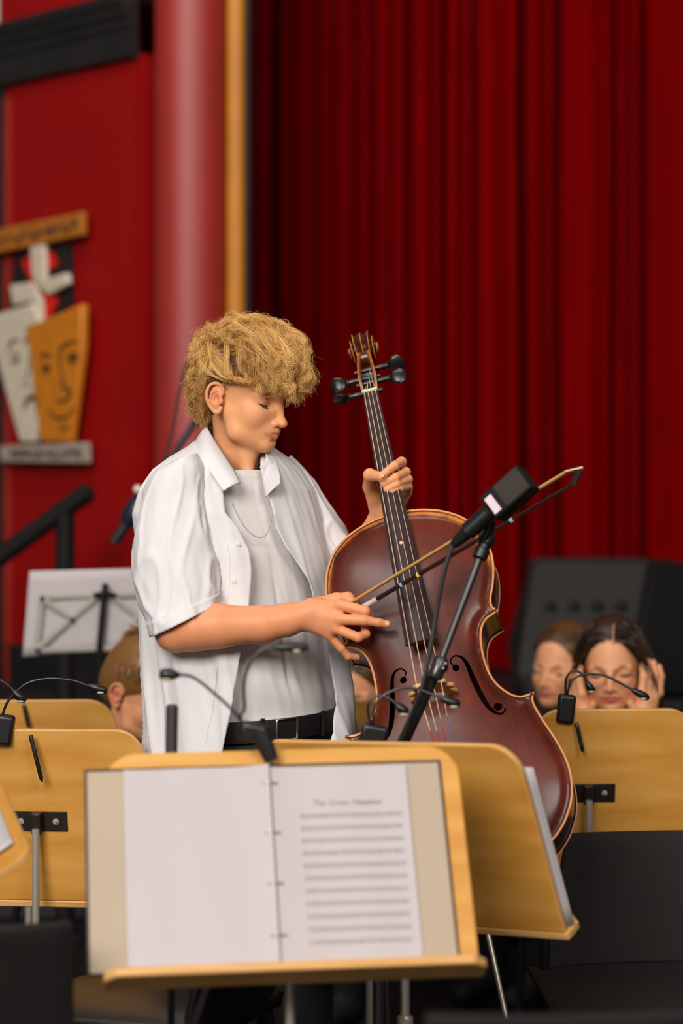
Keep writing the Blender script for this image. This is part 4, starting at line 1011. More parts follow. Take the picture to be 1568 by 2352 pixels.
    # seam of the dropped shoulder
    MB().tube(crom([tuple(P(330, 1172, 4.795)), tuple(P(352, 1164, 4.778)), tuple(P(385, 1163, 4.772)), tuple(P(420, 1182, 4.778)), tuple(P(462, 1215, 4.79))], 6), 0.0009, 5).build('shoulder_seam', M_shirt, sh)
    # collar: stand and turned leaves, each a curved sheet
    def leaf(inner, outer, name, bulge=0.010):
        n = 26; I = crom(inner, n // (len(inner) - 1) + 1); O = crom(outer, n // (len(outer) - 1) + 1); m = 40
        I = [Vector(np.array([np.interp(t, np.linspace(0, 1, len(I)), [p[k] for p in I]) for k in range(3)])) for t in np.linspace(0, 1, m)]
        O = [Vector(np.array([np.interp(t, np.linspace(0, 1, len(O)), [p[k] for p in O]) for k in range(3)])) for t in np.linspace(0, 1, m)]
        rws = []
        for s in np.linspace(0, 1, 12):
            row = []
            for a, b in zip(I, O):
                v = a.lerp(b, s) + Vector((0, -1, 0.35)) * bulge * math.sin(math.pi * min(1, s * 1.05)) * (1 - 0.4 * s); row.append(v)
            rws.append(row)
        g = MB(); g.grid(rws); return g.build(name, M_shirt, sh, solid=0.0022, clean=False, autosmooth=False)
    q = lambda x, y, d: tuple(P(x, y, d))
    leaf([q(552, 1110, 4.815), q(537, 1080, 4.838), q(513, 1043, 4.868), q(488, 1004, 4.905), q(476, 980, 4.945), q(490, 972, 4.995), q(525, 975, 5.03), q(560, 990, 5.035)],
         [q(513, 1128, 4.795), q(498, 1106, 4.808), q(478, 1075, 4.830), q(457, 1042, 4.865), q(446, 1018, 4.935), q(462, 1010, 5.005), q(510, 1008, 5.055), q(560, 1015, 5.06)], 'collar_leaf')
    leaf([q(610, 1142, 4.842), q(604, 1110, 4.868), q(598, 1068, 4.905), q(600, 1040, 4.945), q(598, 1012, 4.99), q(582, 998, 5.025), q(560, 990, 5.035)],
         [q(643, 1110, 4.842), q(642, 1088, 4.868), q(634, 1062, 4.915), q(622, 1040, 4.96), q(618, 1026, 5.02), q(592, 1018, 5.05), q(560, 1015, 5.06)], 'collar_leaf', 0.005)
    return sh
shirt = make_shirt()
def waist(th, z, out=0.0):
    c = Vector((interp(TORSO, 0.955)[0] + 0.012, 4.95, z + 0.010 * math.sin(th))); return c + TL * (.172 + out) * math.sin(th) + TF * (.134 + out) * math.cos(th)
def make_tee():
    rows = []; NZ, NT = 130, 220; zb = 0.960
    for i in range(NZ + 1):
        u = i / NZ; row = []
        for j in range(NT):
            th = 2 * math.pi * j / NT; front = max(0, math.cos(th)); top = 1.468 + 0.045 * (1 - front) ** 1.5; z = zb + (top - zb) * u
            f = fold(th * 0.8, z, 21.0, 0.45) + 0.008 * noise.noise(Vector((th * 3.0 + z * 9, z * 6 - th * 2.4, 33))) * max(0, min(1, (1.15 - z) / 0.12))
            g = -0.022 + f * min(1, (top - z) / 0.05 + 0.05)
            if z > 1.42: g += 0.010 * (z - 1.42) / 0.06
            v = tors(z, th, g); k_ = max(0, min(1, (1.055 - z) / 0.08)); k_ = k_ * k_ * (3 - 2 * k_)
            row.append(v.lerp(waist(th, z - 0.010 * math.sin(th) * (1 - k_), 0.001 + 0.006 * (1 - k_) + f * 0.3), k_))
        rows.append(row)
    g = MB(); g.grid(rows, closed=True); t = g.build('t_shirt', M_tee, boy, solid=0.0015, clean=False, autosmooth=False)
    nb = MB(); rr = []
    for zoff, out in ((0.0, 0.0005), (-0.006, 0.0022), (-0.015, 0.0022), (-0.018, 0.0005)):
        i = NZ + int(round(zoff / (1.474 - zb) * NZ)); c = sum(rows[i], Vector()) / NT; rr.append([v + (v - c).normalized() * out for v in rows[i]])
    nb.grid(rr, closed=True); nb.build('neck_rib', M_tee, t, clean=False, autosmooth=False)
make_tee()
def make_trousers():
    S = SDF(); q = lambda x, y, d: tuple(P(x, y, d)); c0 = Vector(interp(TORSO, 0.93)[:2] + [0.93])
    for z, a, b in ((0.925, .166, .128), (0.89, .172, .132), (0.84, .178, .135)):
        S.ell((c0.x + 0.008, 4.95, z), (a, b, 0.045), 0.03, Matrix.Rotation(PSI, 3, 'Z'))
    for s in (-1, 1):
        h = Vector((c0.x, 4.95, 0.82)) + TL * 0.085 * s; k = Vector((c0.x, 4.93, 0.48)) + TL * 0.10 * s; f = Vector((c0.x, 4.95, 0.07)) + TL * 0.12 * s
        S.chain([tuple(h), tuple(k), tuple(f)], [0.098, 0.082, 0.075], 0.04)
    t = link('trousers', S.mesh(0.008, 'trousers'), M_trous, boy)
    for s in (-1, 1):
        f = Vector((c0.x, 4.95, 0.0)) + TL * 0.12 * s; S2 = SDF(); a = f + Vector((0, 0, 0.045)); b = f + TF * 0.17 + Vector((0, 0, 0.036)); S2.cone(tuple(a), tuple(b), 0.044, 0.036, 0.02); S2.cone(tuple(a + Vector((0, 0, .03))), tuple(a + TF * .06), .04, .03, .02)
        link('shoe', S2.mesh(0.006, 'shoe'), M_blk, boy)
    # belt: a band round the waist
    rows = []
    for zz, gr in ((0.930, .0), (0.9305, .0062), (0.952, .0080), (0.9735, .0062), (0.974, .0)):
        rows.append([waist(th, zz, gr) for th in np.linspace(0, 2 * math.pi, 96, endpoint=False)])
    g = MB(); g.grid(rows, closed=True); be = g.build('belt', M_belt, boy, clean=False)
    on = lambda th, z, out: waist(th, z, out + 0.002)
    th0 = -0.16; loop = [on(th0 - 0.10, .931, .009), on(th0 + 0.16, .931, .009), on(th0 + 0.16, .973, .009), on(th0 - 0.10, .973, .009)]
    MB().tube([a.lerp(b_, t) for a, b_ in zip(loop, loop[1:] + loop[:1]) for t in (0.06, 0.5, 0.94)], 0.0024, 8, closed=True).build('buckle', M_silver, be)
    for th in (-0.42, 0.42, 0.85):
        MB().tube([on(th, .926, .007), on(th, .952, .0095), on(th, .978, .007)], [(0.006, 0.0015)] * 3, 8).build('belt_loop', M_trous, be)
    MB().ball(on(-0.30, .905, .004), (.005, .003, .005), 12).build('rivet', M_silver, t)
make_trousers()
def make_chain():
    pts = crom([tuple(P(535, 1158, 4.800)), tuple(P(543, 1178, 4.800)), tuple(P(563, 1212, 4.802)), tuple(P(585, 1231, 4.806)), tuple(P(602, 1234, 4.81)), tuple(P(614, 1222, 4.815)), tuple(P(622, 1200, 4.822)), tuple(P(624, 1175, 4.83))], 14)
    m = MB()
    for i, p in enumerate(pts):
        m.ball(p, 0.0013, 8)
    m.tube(pts, 0.0006, 5); m.ball(pts[0], (0.002, 0.002, 0.004), 10)
    m.build('collar_chain', mat('pale_silver_chain', (196, 188, 178), 0.4, metal=0.3), boy)
make_chain()
# ---------------------------------------------------------------- wooden music stands
def round_rect(w, h, r, n=8):
    pts = [(-w / 2, 0), (w / 2, 0)]
    for k in range(n + 1): a = math.pi / 2 * k / n; pts.append((w / 2 - r + r * math.cos(a), h - r + r * math.sin(a)))
    for k in range(n + 1): a = math.pi / 2 + math.pi / 2 * k / n; pts.append((-w / 2 + r + r * math.cos(a), h - r + r * math.sin(a)))
    return pts
def music_stand(label, pos, yaw, tilt, roll, w, h, faces_camera, group=None, post_h=None, rad=0.055, post_off=0.0):
    M = board_matrix(Vector(pos), yaw, tilt, roll); T = 0.012; sg = 1 if faces_camera else -1
    br = M @ Vector((post_off, h * 0.47, -sg * (T / 2 + 0.022)))
    root = thing('music_stand', (br.x, br.y, 0), label, 'music stand', group)
    poly = round_rect(w, h, rad); me = MB().prism(poly, -T / 2, T / 2).mesh('desk'); d = link('desk', me, [M_wood, M_woodl], root, False, world=False)
    d.matrix_basis = Matrix.Translation(Vector((-br.x, -br.y, 0))) @ M
    for p in me.polygons: p.material_index = 0 if abs(p.normal.z) > 0.7 else 1
    md = d.modifiers.new('bevel', 'BEVEL'); md.width = 0.0022; md.segments = 2; md.limit_method = 'ANGLE'; md.angle_limit = 1.0
    def part(mb, name, material, par=root, **kw):
        o = mb.build(name, material, None, **kw); o.data.transform(M); o.parent = par; o.matrix_parent_inverse = root_matrix(par).inverted(); return o
    # ledge that carries the sheets
    dep = 0.062; lw = w + 0.012; lp = [(-lw / 2, 0), (lw / 2, 0), (lw / 2, dep - 0.02), (lw / 2 - 0.02, dep), (-lw / 2 + 0.02, dep), (-lw / 2, dep - 0.02)]
    lm = Matrix(((1, 0, 0, 0), (0, 0, 1, -0.009), (0, sg * 1.0, 0, -sg * 0.006), (0, 0, 0, 1)))
    part(MB().prism(lp, -0.006, 0.009, lm), 'ledge', M_woodl, bevel=0.003)
    # steel bracket with bolts
    bw, bh = 0.118, 0.040; zc = -sg * (T / 2 + 0.002)
    bpy_ = part(MB().box((post_off, h * 0.47, zc), (bw, bh, 0.004)), 'bracket', M_dkmetal, bevel=0.0015)
    for s in (-1, 1):
        c = (post_off + s * 0.036, h * 0.47, zc - sg * 0.001); part(MB().lathe([(0, .0065), (.4, .0065), (.45, .004), (1, .003)], c, (c[0], c[1], zc - sg * 0.008), 12), 'bolt', M_chrome, bpy_)
    part(MB().box((post_off, h * 0.47, zc - sg * 0.012), (0.020, 0.042, 0.022)), 'clevis', M_dkmetal, bpy_, bevel=0.002)
    # telescopic post and four-footed base
    top = br - Vector((0, 0, 0.01)); zj = 0.50
    MB().tube([(br.x, br.y, zj - 0.02), top], 0.0078, 16).build('upper_tube', M_chrome, root)
    MB().tube([(br.x, br.y, 0.05), (br.x, br.y, zj)], 0.0108, 16).build('lower_tube', M_chrome, root)
    MB().lathe([(0, .0125), (.15, .0140), (.85, .0140), (1, .0125)], (br.x, br.y, zj - 0.012), (br.x, br.y, zj + 0.012), 18).build('collar', M_chrome, root)
    for k in range(4):
        a = yaw + math.pi / 4 + k * math.pi / 2; e = Vector((br.x + 0.24 * math.cos(a), br.y + 0.24 * math.sin(a), 0.012))
        MB().tube([(br.x, br.y, 0.065), (br.x + 0.05 * math.cos(a), br.y + 0.05 * math.sin(a), 0.058), e], [0.011, 0.011, 0.009], 10).build('leg', M_blkm, root)
    return root, M
def lamp(label, clip_px, d, necks, clip_size=(0.050, 0.050, 0.030), rotz=0.0, tongue=None, M=None, group='clip lamps on the music stands'):
    c = P(clip_px[0], clip_px[1], d); root = thing('clip_lamp', c, label, 'lamp', group)
    Rm = Matrix.Rotation(rotz, 3, 'Y')
    MB().box(c, (clip_size[0], clip_size[2], clip_size[1]), Rm).build('clip_body', M_blk, root, bevel=0.007, seg=3)
    if tongue:
        a, b = P(tongue[0][0], tongue[0][1], d - 0.012), P(tongue[1][0], tongue[1][1], d - 0.016)
        MB().tube([a, a.lerp(b, 0.5), b], [(0.013, 0.007), (0.014, 0.006), (0.011, 0.004)], 12, flat=(1, 0, 0)).build('clip_jaw', M_blk, root)
    for pts, (h0, h1), bul in necks:
        pp = [tuple(P(x, y, d - 0.006 + (dd if len(q) > 2 else 0))) for q in pts for x, y, dd in [(q + (0,))[:3]]]
        MB().tube(crom(pp, 6), 0.0026, 8).build('gooseneck', M_blk, root)
        a, b = P(h0[0], h0[1], d - 0.006), P(h1[0], h1[1], d - 0.006)
        hd = MB().tube([a, a.lerp(b, .15), a.lerp(b, .5), a.lerp(b, .85), b], [0.003, 0.006, bul, bul * 0.95, bul * 0.5], 14).build('lamp_head', M_blk, root)
        nrm = Vector((0, 0, -1)); MB().ball(a.lerp(b, 0.68) + Vector((0, -0.004, -bul * 0.75)), (bul * 0.9, bul * 0.7, 0.003), 14).build('lens', mat_lens, hd)
    return root
mat_lens = mat('lamp_lens', (190, 180, 150), 0.3)
def pen(label, a, b, d, r=0.0045):
    A, B = P(a[0], a[1], d), P(b[0], b[1], d); root = thing('pen', B, label, 'pen', 'black pens held on the desk backs')
    MB().lathe([(0, r * .8), (.03, r), (.32, r), (.33, r * 1.12), (.345, r * 1.12), (.35, r), (.9, r), (.97, r * .5), (1, r * .2)], A, B, 14).build('barrel', M_blk, root)
    s = (B - A).normalized(); MB().box(A + s * 0.03 + Vector((0, -r - 0.001, 0)), (0.003, 0.0015, 0.045), Matrix.Rotation(math.atan2(s.x, -s.z) * -1, 3, 'Y')).build('pocket_clip', M_dkmetal, root)
GS_ = None
# front stand, facing the camera side, with the open folder
front, FM = music_stand('pale wooden music stand holding an open ring folder of sheet music', (-0.0718, 3.7254, 0.6877), 0.0975, -0.5684, 0.0182, 0.575, 0.38, True, post_off=0.005)
def make_folder():
    root = thing('ring_folder', FM @ Vector((-0.03, 0.006, 0.012)), 'open grey ring folder with white music pages on the pale stand', 'folder')
    def part(mb, name, material, par=root, **kw):
        o = mb.build(name, material, None, **kw); o.data.transform(FM); o.parent = par; o.matrix_parent_inverse = root_matrix(par).inverted(); return o
    x0, x1, y0, y1 = -0.318, 0.2575, 0.006, 0.352
    part(MB().box(((x0 + x1) / 2, (y0 + y1) / 2, 0.0085), (x1 - x0, y1 - y0, 0.004)), 'cover', M_foldedge, bevel=0.001)
    part(MB().box(((x0 + x1) / 2 + 0.0, (y0 + y1) / 2 - 0.002, 0.0112), (x1 - x0 - 0.009, y1 - y0 - 0.008, 0.0016)), 'inner_board', M_board)
    cxm = -0.021
    def page(xa, xb, ya, yb, name, bow, zb):
        rows = []
        for i in range(13):
            y = ya + (yb - ya) * i / 12; rows.append([Vector((xa + (xb - xa) * j / 24, y, zb + bow * math.exp(-abs((xa + (xb - xa) * j / 24) - cxm) / 0.03) + 0.0008 * math.sin(j * 0.5 + i * 0.2))) for j in range(25)])
        return part(MB().grid(rows), name, M_paper, clean=False, autosmooth=False)
    page(-0.256, cxm - 0.002, 0.010, 0.346, 'page', 0.009, 0.0155); page(-0.250, cxm - 0.002, 0.012, 0.341, 'page', 0.009, 0.0168)
    rp = page(cxm + 0.0005, 0.199, 0.012, 0.341, 'page', 0.006, 0.0160)
    zf = 0.0178
    for k, y in enumerate((0.312, 0.226, 0.140, 0.054)):
        pts = [Vector((cxm + 0.013 * math.cos(a) * 1.2 - 0.002, y, 0.014 + 0.012 * math.sin(a))) for a in np.linspace(0, math.pi, 12)]
        part(MB().tube(pts, 0.0013, 8), 'binder_ring', mat('brass_ring', (176, 140, 108), 0.3, metal=0.9) if k == 0 else bpy.data.materials['brass_ring'])
    rg = np.random.default_rng(5)
    t = text_mesh('The Green Meadow', 0.0135, 0.0002, 0.25); t.transform(FM @ Matrix.Translation((0.098, 0.278, zf))); link('title_line', t, M_ink, None, False); o = bpy.data.objects['title_line']; o.parent = rp; o.matrix_parent_inverse = root_matrix(rp).inverted()
    for s in range(11):
        y = 0.256 - s * 0.0213; m = MB(); xa, xb = 0.022, 0.186
        for l in range(5): m.box(((xa + xb) / 2, y + (l - 2) * 0.0017, zf - 0.0004), (xb - xa, 0.00020, 0.0002))
        x = xa + 0.012
        m.box((xa + 0.004, y, zf), (0.003, 0.0085, 0.0003))
        while x < xb - 0.004:
            yy = y + rg.integers(-3, 4) * 0.00085; m.box((x, yy, zf), (0.0019, 0.0014, 0.0003)); up = 1 if yy < y else -1; m.box((x + up * 0.0009, yy + up * 0.0028, zf), (0.0003, 0.0056, 0.0003))
            x += 0.0035 + 0.004 * rg.random()
            if rg.random() < 0.15: m.box((x, y, zf), (0.0003, 0.0068, 0.0003)); x += 0.003
        so = part(m, 'music_stave', M_ink, rp, smooth=False, clean=False); so['kind'] = 'stuff'
make_folder()
lamp('black twin gooseneck clip lamp on the stand with the open folder', (583, 1682), 3.905, [([(552, 1660), (547, 1647), (530, 1627), (496, 1596), (457, 1564), (433, 1552), (412, 1550)], ((414, 1550), (366, 1549)), 0.0105), ([(555, 1660), (551, 1644), (561, 1627), (559, 1586), (563, 1550), (578, 1516), (602, 1492), (628, 1487)], ((626, 1487), (708, 1487)), 0.0075)],
     clip_size=(0.046, 0.030, 0.026), rotz=0.25, tongue=((596, 1680), (624, 1748)))
# stand of the cellist, seen from behind
mid, MM = music_stand('honey wooden music stand with its back turned, just before the cello', tuple(P(991, 2118, 4.30)), -0.5836, 0.4033, 0.0485, 0.546, 0.361, False, post_off=0.01)
def sheets(label, M, w, h, x, y, faces_camera, n=2, name='sheet_music', cat='sheet music', thick=0.004):
    sg = 1 if faces_camera else -1; root = thing(name, M @ Vector((x, y, sg * 0.010)), label, cat)
    for k in range(n):
        mb = MB(); rows = [[Vector((x + (j / 12 - 0.5) * w + 0.002 * k, y + h * i / 8, sg * (0.0075 + thick * (k + 1) / n + 0.0015 * math.sin(j * .6 + k)))) for j in range(13)] for i in range(9)]
        o = mb.grid(rows).build('page', M_paper, None, solid=0.0006, clean=False, autosmooth=False); o.data.transform(M); o.parent = root; o.matrix_parent_inverse = root_matrix(root).inverted()
    return root
sheets('white sheets leaning on the hidden side of the cellist\'s music stand', MM, 0.46, 0.305, 0.047, 0.004, False, 3, thick=0.010)
lamp('black twin gooseneck clip lamp on the cellist\'s music stand', (858, 1690), 4.235, [([(852, 1672), (850, 1661), (844, 1626), (855, 1604), (873, 1598), (893, 1605), (911, 1618)], ((908, 1616), (936, 1640)), 0.0085), ([(856, 1672), (856, 1653), (860, 1626), (877, 1600), (907, 1585), (934, 1580), (959, 1583), (984, 1592), (1014, 1604)], ((1012, 1603), (1056, 1620)), 0.0085)],
     clip_size=(0.048, 0.040, 0.028), rotz=0.2)
# other stands of the orchestra
OS = 'wooden music stands with their backs turned'
lef, LM = music_stand('wooden music stand with a black pen and steel bracket, below the wire stand', tuple(P(102, 2066, 4.85)), -0.16, 0.16, 0.012, 0.44, 0.352, False, post_off=0.0)
lamp('black gooseneck clip lamp on the stand with bracket and pen', (8, 1676), 4.80, [([(6, 1650), (8, 1635), (22, 1606), (60, 1571), (110, 1559), (165, 1563), (205, 1576)], ((200, 1574), (246, 1588)), 0.0080), ([(-6, 1650), (-30, 1590), (-8, 1562), (16, 1572), (32, 1588)], ((28, 1585), (58, 1612)), 0.0085)], clip_size=(0.040, 0.060, 0.032), rotz=0.12)
pen('black pen clipped to the stand with the steel bracket', (70, 1688), (97, 1797), 4.772)
bl, BLM = music_stand('wooden music stand half hidden behind the one with steel bracket', tuple(P(72, 1955, 5.60)), 0.05, 0.16, 0.0, 0.40, 0.36, False, rad=0.07)
pen('thin black pen on the half hidden stand at the back', (54, 1618), (66, 1672), 5.53)
rs, RSM = music_stand('wooden music stand in front of the two seated listeners', tuple(P(1402, 1985, 5.22)), 0.05, 0.16, 0.0, 0.34, 0.345, False, post_off=-0.055)
lamp('black gooseneck clip lamp on the stand before the seated listeners', (1299, 1628), 5.16, [([(1298, 1600), (1298, 1588), (1300, 1558), (1315, 1540), (1329, 1543), (1342, 1556), (1348, 1568)], ((1346, 1566), (1363, 1590)), 0.0080), ([(1303, 1600), (1304, 1586), (1312, 1565), (1331, 1552), (1358, 1548), (1386, 1551), (1413, 1563), (1452, 1584)], ((1450, 1583), (1490, 1605)), 0.0085)], clip_size=(0.038, 0.062, 0.030), rotz=0.12)
pen('black pen clipped to the stand before the seated listeners', (1323, 1660), (1338, 1728), 5.15)
cs, CSM = music_stand('wooden music stand glimpsed between the white shirt and the cello', tuple(P(850, 1960, 5.75)), 0.0, 0.16, 0.0, 0.44, 0.375, False)
ns, NSM = music_stand('tilted wooden music stand corner carrying white pages', tuple(P(-312, 2110, 4.02)), -1.0, -0.95, -0.35, 0.36, 0.30, True, rad=0.03)
sheets('white pages lying on the tilted stand corner', NSM, 0.28, 0.27, -0.02, 0.01, True, 2)
# ---------------------------------------------------------------- bow in the right hand
M_bow = mat('dark_bow_stick', (44, 22, 16), 0.35, coat=0.4)
M_bhair = mat('amber_horsehair', (206, 160, 88), 0.5, var=0.2, vscale=200, stretch=(40, 40, 1))
def make_bow():
    a, b = P(812, 1407, 4.682), P(1318, 1110, 4.42); ax = (b - a).normalized(); up = Vector((0, 0, 1)); up = (up - ax * up.dot(ax)).normalized()
    root = thing('cello_bow', a, 'dark cello bow with amber hair held across the strings', 'bow')
    n = 24; pts = [a.lerp(b, t) - up * 0.006 * math.sin(math.pi * t) * 0 for t in np.linspace(0, 1, n)]
    MB().tube(pts, [0.0048 - 0.0014 * t for t in np.linspace(0, 1, n)], 10).build('stick', M_bow, root)
    g0, g1 = a.lerp(b, 0.030), a.lerp(b, 0.112)
    MB().tube([g0, g1], 0.0054, 12).build('silver_winding', mat('silver_wrap', (226, 216, 214), 0.35, metal=0.25), root)
    # frog under the fingers and bow hair
    f = P(800, 1398, 4.688); MB().box(f, (0.034, 0.014, 0.022), Matrix.Rotation(-0.5, 3, 'Y')).build('frog', M_ebony, root, bevel=0.003)
    h0, h1 = P(803, 1386, 4.684), P(1302, 1083, 4.424); MB().tube([h0, h0.lerp(h1, .5), h1], [(0.0036, 0.0055)] * 3, 10, flat=up).build('bow_hair', M_bhair, root)
    t0, t1 = P(1316, 1113, 4.42), P(1330, 1078, 4.415)
    hd = MB().tube([t0 + (t0 - t1) * 0.03, t0.lerp(t1, 0.4), t1], [(0.0075, 0.0050), (0.0080, 0.0052), (0.0098, 0.0056)], 12, flat=ax).build('bow_head', M_bow, root)
    p0, p1 = P(1300, 1083, 4.42), P(1338, 1074, 4.412); MB().tube([p0, p0.lerp(p1, .6), p1], [(0.0022, 0.0055), (0.0022, 0.0055), (0.0026, 0.0035)], 10, flat=up).build('tip_plate', mat('bone_tip', (226, 206, 178), 0.4), hd)
    my, mb_ = mat('yellow_dot_sticker', (222, 196, 40), 0.5), mat('blue_dot_sticker', (112, 176, 206), 0.5)
    for px, m in ((921, mb_), (960, my), (1132, my), (1174, mb_)):
        t = (px - 812) / (1318 - 812); d = 4.682 + (4.42 - 4.682) * t; w = 4.682 * t / (4.682 * t + 4.42 * (1 - t)) if False else t
        c = min((a.lerp(b, u) for u in np.linspace(0, 1, 600)), key=lambda v: abs(CX + FPX * v.x / v.y - px))
        MB().ball(c + Vector((0, -0.0042, 0)), (0.0046, 0.0012, 0.0046), 12).build('dot_sticker', m, root)
make_bow()
# ---------------------------------------------------------------- microphone stand in front of the cello
M_cable = mat('black_rubber', (28, 26, 26), 0.55)
M_tube = mat('black_enamel_tube', (40, 38, 37), 0.3, coat=0.4)
def make_mic():
    root = thing('microphone_stand', (P(925, 1700, 4.10).x, 4.05, 0), 'black boom microphone stand with box microphone aimed at the cello', 'microphone stand')
    d = 4.36; A = P(1104, 1272, d); B = P(1008, 1528, 4.30); C = P(914, 1730, 4.36)
    MB().tube([A, B], 0.0072, 14).build('boom_thin', M_tube, root)
    E_ = P(870, 1825, 4.41); MB().tube([B + (A - B).normalized() * 0.012, E_], 0.0115, 16).build('boom_thick', M_tube, root)
    MB().lathe([(0, .0125), (.1, .0138), (.9, .0138), (1, .0118)], B + (A - B).normalized() * 0.014, B - (A - B).normalized() * 0.026, 18).build('boom_clutch', M_tube, root)
    k = P(1026, 1530, 4.29); kn = MB().lathe([(0, .006), (.5, .006), (.5, .0105), (.9, .0105), (1, .008)], P(1008, 1530, 4.295), k, 16).build('clutch_knob', M_blk, root)
    for px, py in ((1019, 1524), (1013, 1535)): MB().ball(P(px + 4, py, 4.275), 0.0025, 10).build('chrome_screw', M_chrome, kn)
    # post to the floor and tripod
    pz = E_ ; MB().tube([(pz.x, pz.y, 0.10), (pz.x, pz.y, pz.z)], 0.011, 14).build('post', M_tube, root)
    MB().ball((pz.x, pz.y, pz.z), 0.024, 14).build('swivel_joint', M_blk, root)
    for q in range(3):
        a = 0.6 + q * 2.094; MB().tube([(pz.x, pz.y, 0.14), (pz.x + 0.3 * math.cos(a), pz.y + 0.3 * math.sin(a), 0.012)], 0.008, 10).build('leg', M_tube, root)
    # holder: ribbed swivel and clamp
    up = (A - B).normalized(); MB().lathe([(0, .0085), (.05, .014), (.30, .015), (.34, .0125), (.45, .0125), (.5, .016), (.72, .0165), (.8, .012), (1, .010)], A - up * 0.012, A + up * 0.052, 20).build('swivel_mount', M_blk, root)
    M0 = P(1040, 1252, 4.345); M1 = P(1128, 1172, 4.325); M2 = P(1210, 1100, 4.30); ax = (M2 - M0).normalized()
    c0 = P(1112, 1232, 4.352); MB().tube([A + up * 0.045, c0, M1 + Vector((0.004, 0.012, -0.018))], [0.010, 0.0085, 0.0075], 12).build('clip_yoke', M_blk, root)
    MB().lathe([(0, .0075), (.1, .0105), (.45, .0135), (.5, .0150), (.95, .0158), (1, .0145)], M0, M1 + ax * 0.006, 20).build('connector', M_blkm, root)
    MB().tube([M0.lerp(M1, .38), M0.lerp(M1, .92)], 0.0165, 20).build('clip_sleeve', M_blk, root)
    # rectangular microphone body
    yv = Vector((0.42, -0.62, 0.66)); yv = (yv - ax * yv.dot(ax)).normalized(); zv = ax.cross(yv); R = Matrix((ax, zv, yv)).transposed()
    c = M1.lerp(M2, 0.50) + ax * 0.002; Lb = (M2 - M1).length * 1.0
    bd = MB().box(c, (Lb * 1.04, 0.054, 0.042), R).build('microphone_body', M_blkm, root, bevel=0.005)
    MB().box(c + ax * Lb * 0.16 + yv * 0.0206, (Lb * 0.62, 0.046, 0.003), R).build('grille', mat('mic_grille', (66, 58, 50), 0.5, bump=0.8, bscale=900), bd, bevel=0.001)
    MB().box(c + ax * Lb * 0.20 - zv * 0.0, (Lb * 0.5, 0.056, 0.012), R).build('side_slot', M_blk, bd, bevel=0.001)
    MB().box(c - ax * Lb * 0.36 + yv * 0.0214 + zv * 0.002, (Lb * 0.18, 0.036, 0.0012), R).build('white_label', mat('label_white', (226, 206, 216), 0.6), bd, bevel=0.0005)
    cab = crom([tuple(P(1040, 1254, 4.345)), tuple(P(1031, 1275, 4.34)), tuple(P(1016, 1330, 4.335)), tuple(P(1000, 1420, 4.33)), tuple(P(984, 1510, 4.31)), tuple(P(966, 1590, 4.30)), tuple(P(942, 1660, 4.325)), tuple(P(916, 1735, 4.36)), (pz.x + 0.02, pz.y, 0.8), (pz.x + 0.02, pz.y, 0.4), (pz.x + 0.1, pz.y, 0.02)], 8)
    MB().tube(cab, 0.0042, 8).build('cable', M_cable, root)
make_mic()
# slim upright microphone behind the front stand
def make_slim():
    root = thing('slim_microphone', (P(394, 1700, 3.98).x, 4.02, 0), 'slim upright grey-black microphone before the white shirt', 'microphone')
    a, b = P(393, 1800, 4.02), P(395, 1618, 4.02); MB().lathe([(0, .0100), (.94, .0104), (.97, .0104), (1, .007)], a, b, 20).build('capsule_tube', mat('grey_black_metal', (58, 52, 52), 0.5, bump=0.3, bscale=800), root)
    MB().tube([(a.x, a.y, 0.06), a], 0.006, 12).build('stand_post', M_blkm, root); MB().lathe([(0, .10), (.6, .10), (1, .03)], (a.x, a.y, 0), (a.x, a.y, 0.03), 28).build('round_base', M_blkm, root)
make_slim()
# ---------------------------------------------------------------- boom stand behind the cellist
def make_rearmic():
    d = 6.55; root = thing('boom_microphone_stand', (P(345, 1500, d).x, d, 0), 'dark blue-black boom microphone stand leaning behind the person in white shirt', 'microphone stand')
    mt = mat('blue_black_tube', (22, 26, 46), 0.4, coat=0.2); A, B = P(262, 1245, d), P(460, 952, d)
    MB().tube([A, B], 0.0092, 14).build('boom_arm', mt, root)
    MB().tube([A, A.lerp(B, 0.17)], 0.0150, 14).build('counter_grip', mat('dark_grip', (16, 17, 26), 0.6), root)
    q = A.lerp(B, 0.36); cl = MB().tube([A.lerp(B, 0.14), A.lerp(B, 0.19), A.lerp(B, 0.32), A.lerp(B, 0.38)], [0.018, 0.030, 0.030, 0.016], 14).build('boom_clutch', mat('steel_blue_plastic', (22, 32, 50), 0.4), root)
    MB().ball(P(316, 1124, d - 0.03), (0.012, 0.01, 0.012), 14).build('clutch_button', mat('pale_cap', (214, 206, 196), 0.4), cl)
    MB().tube([(q.x + 0.03, d + 0.02, 0.08), (q.x + 0.03, d + 0.02, q.z)], 0.011, 14).build('post', mt, root)
    for k in range(3):
        a = 0.3 + k * 2.094; MB().tube([(q.x + 0.03, d + 0.02, 0.14), (q.x + 0.03 + 0.28 * math.cos(a), d + 0.02 + 0.28 * math.sin(a), 0.012)], 0.008, 10).build('leg', mt, root)
    C = P(458, 962, d); MB().tube([P(448, 978, d), C, P(480, 968, d), P(510, 968, d)], [0.014, 0.018, 0.014, 0.012], 12).build('microphone_clip', M_blk, root)
    MB().lathe([(0, .010), (.6, .013), (.65, .017), (.95, .017), (1, .010)], P(455, 962, d), P(500, 905, d), 16).build('microphone', M_blkm, root)
    cab = crom([tuple(P(440, 815, d)), tuple(P(424, 850, d)), tuple(P(410, 910, d)), tuple(P(396, 985, d)), tuple(P(380, 1045, d)), tuple(P(362, 1095, d))], 8)
    MB().tube([P(505, 905, d), P(490, 850, d), P(462, 812, d)] + cab, 0.0042, 8).build('cable', M_cable, root)
make_rearmic()
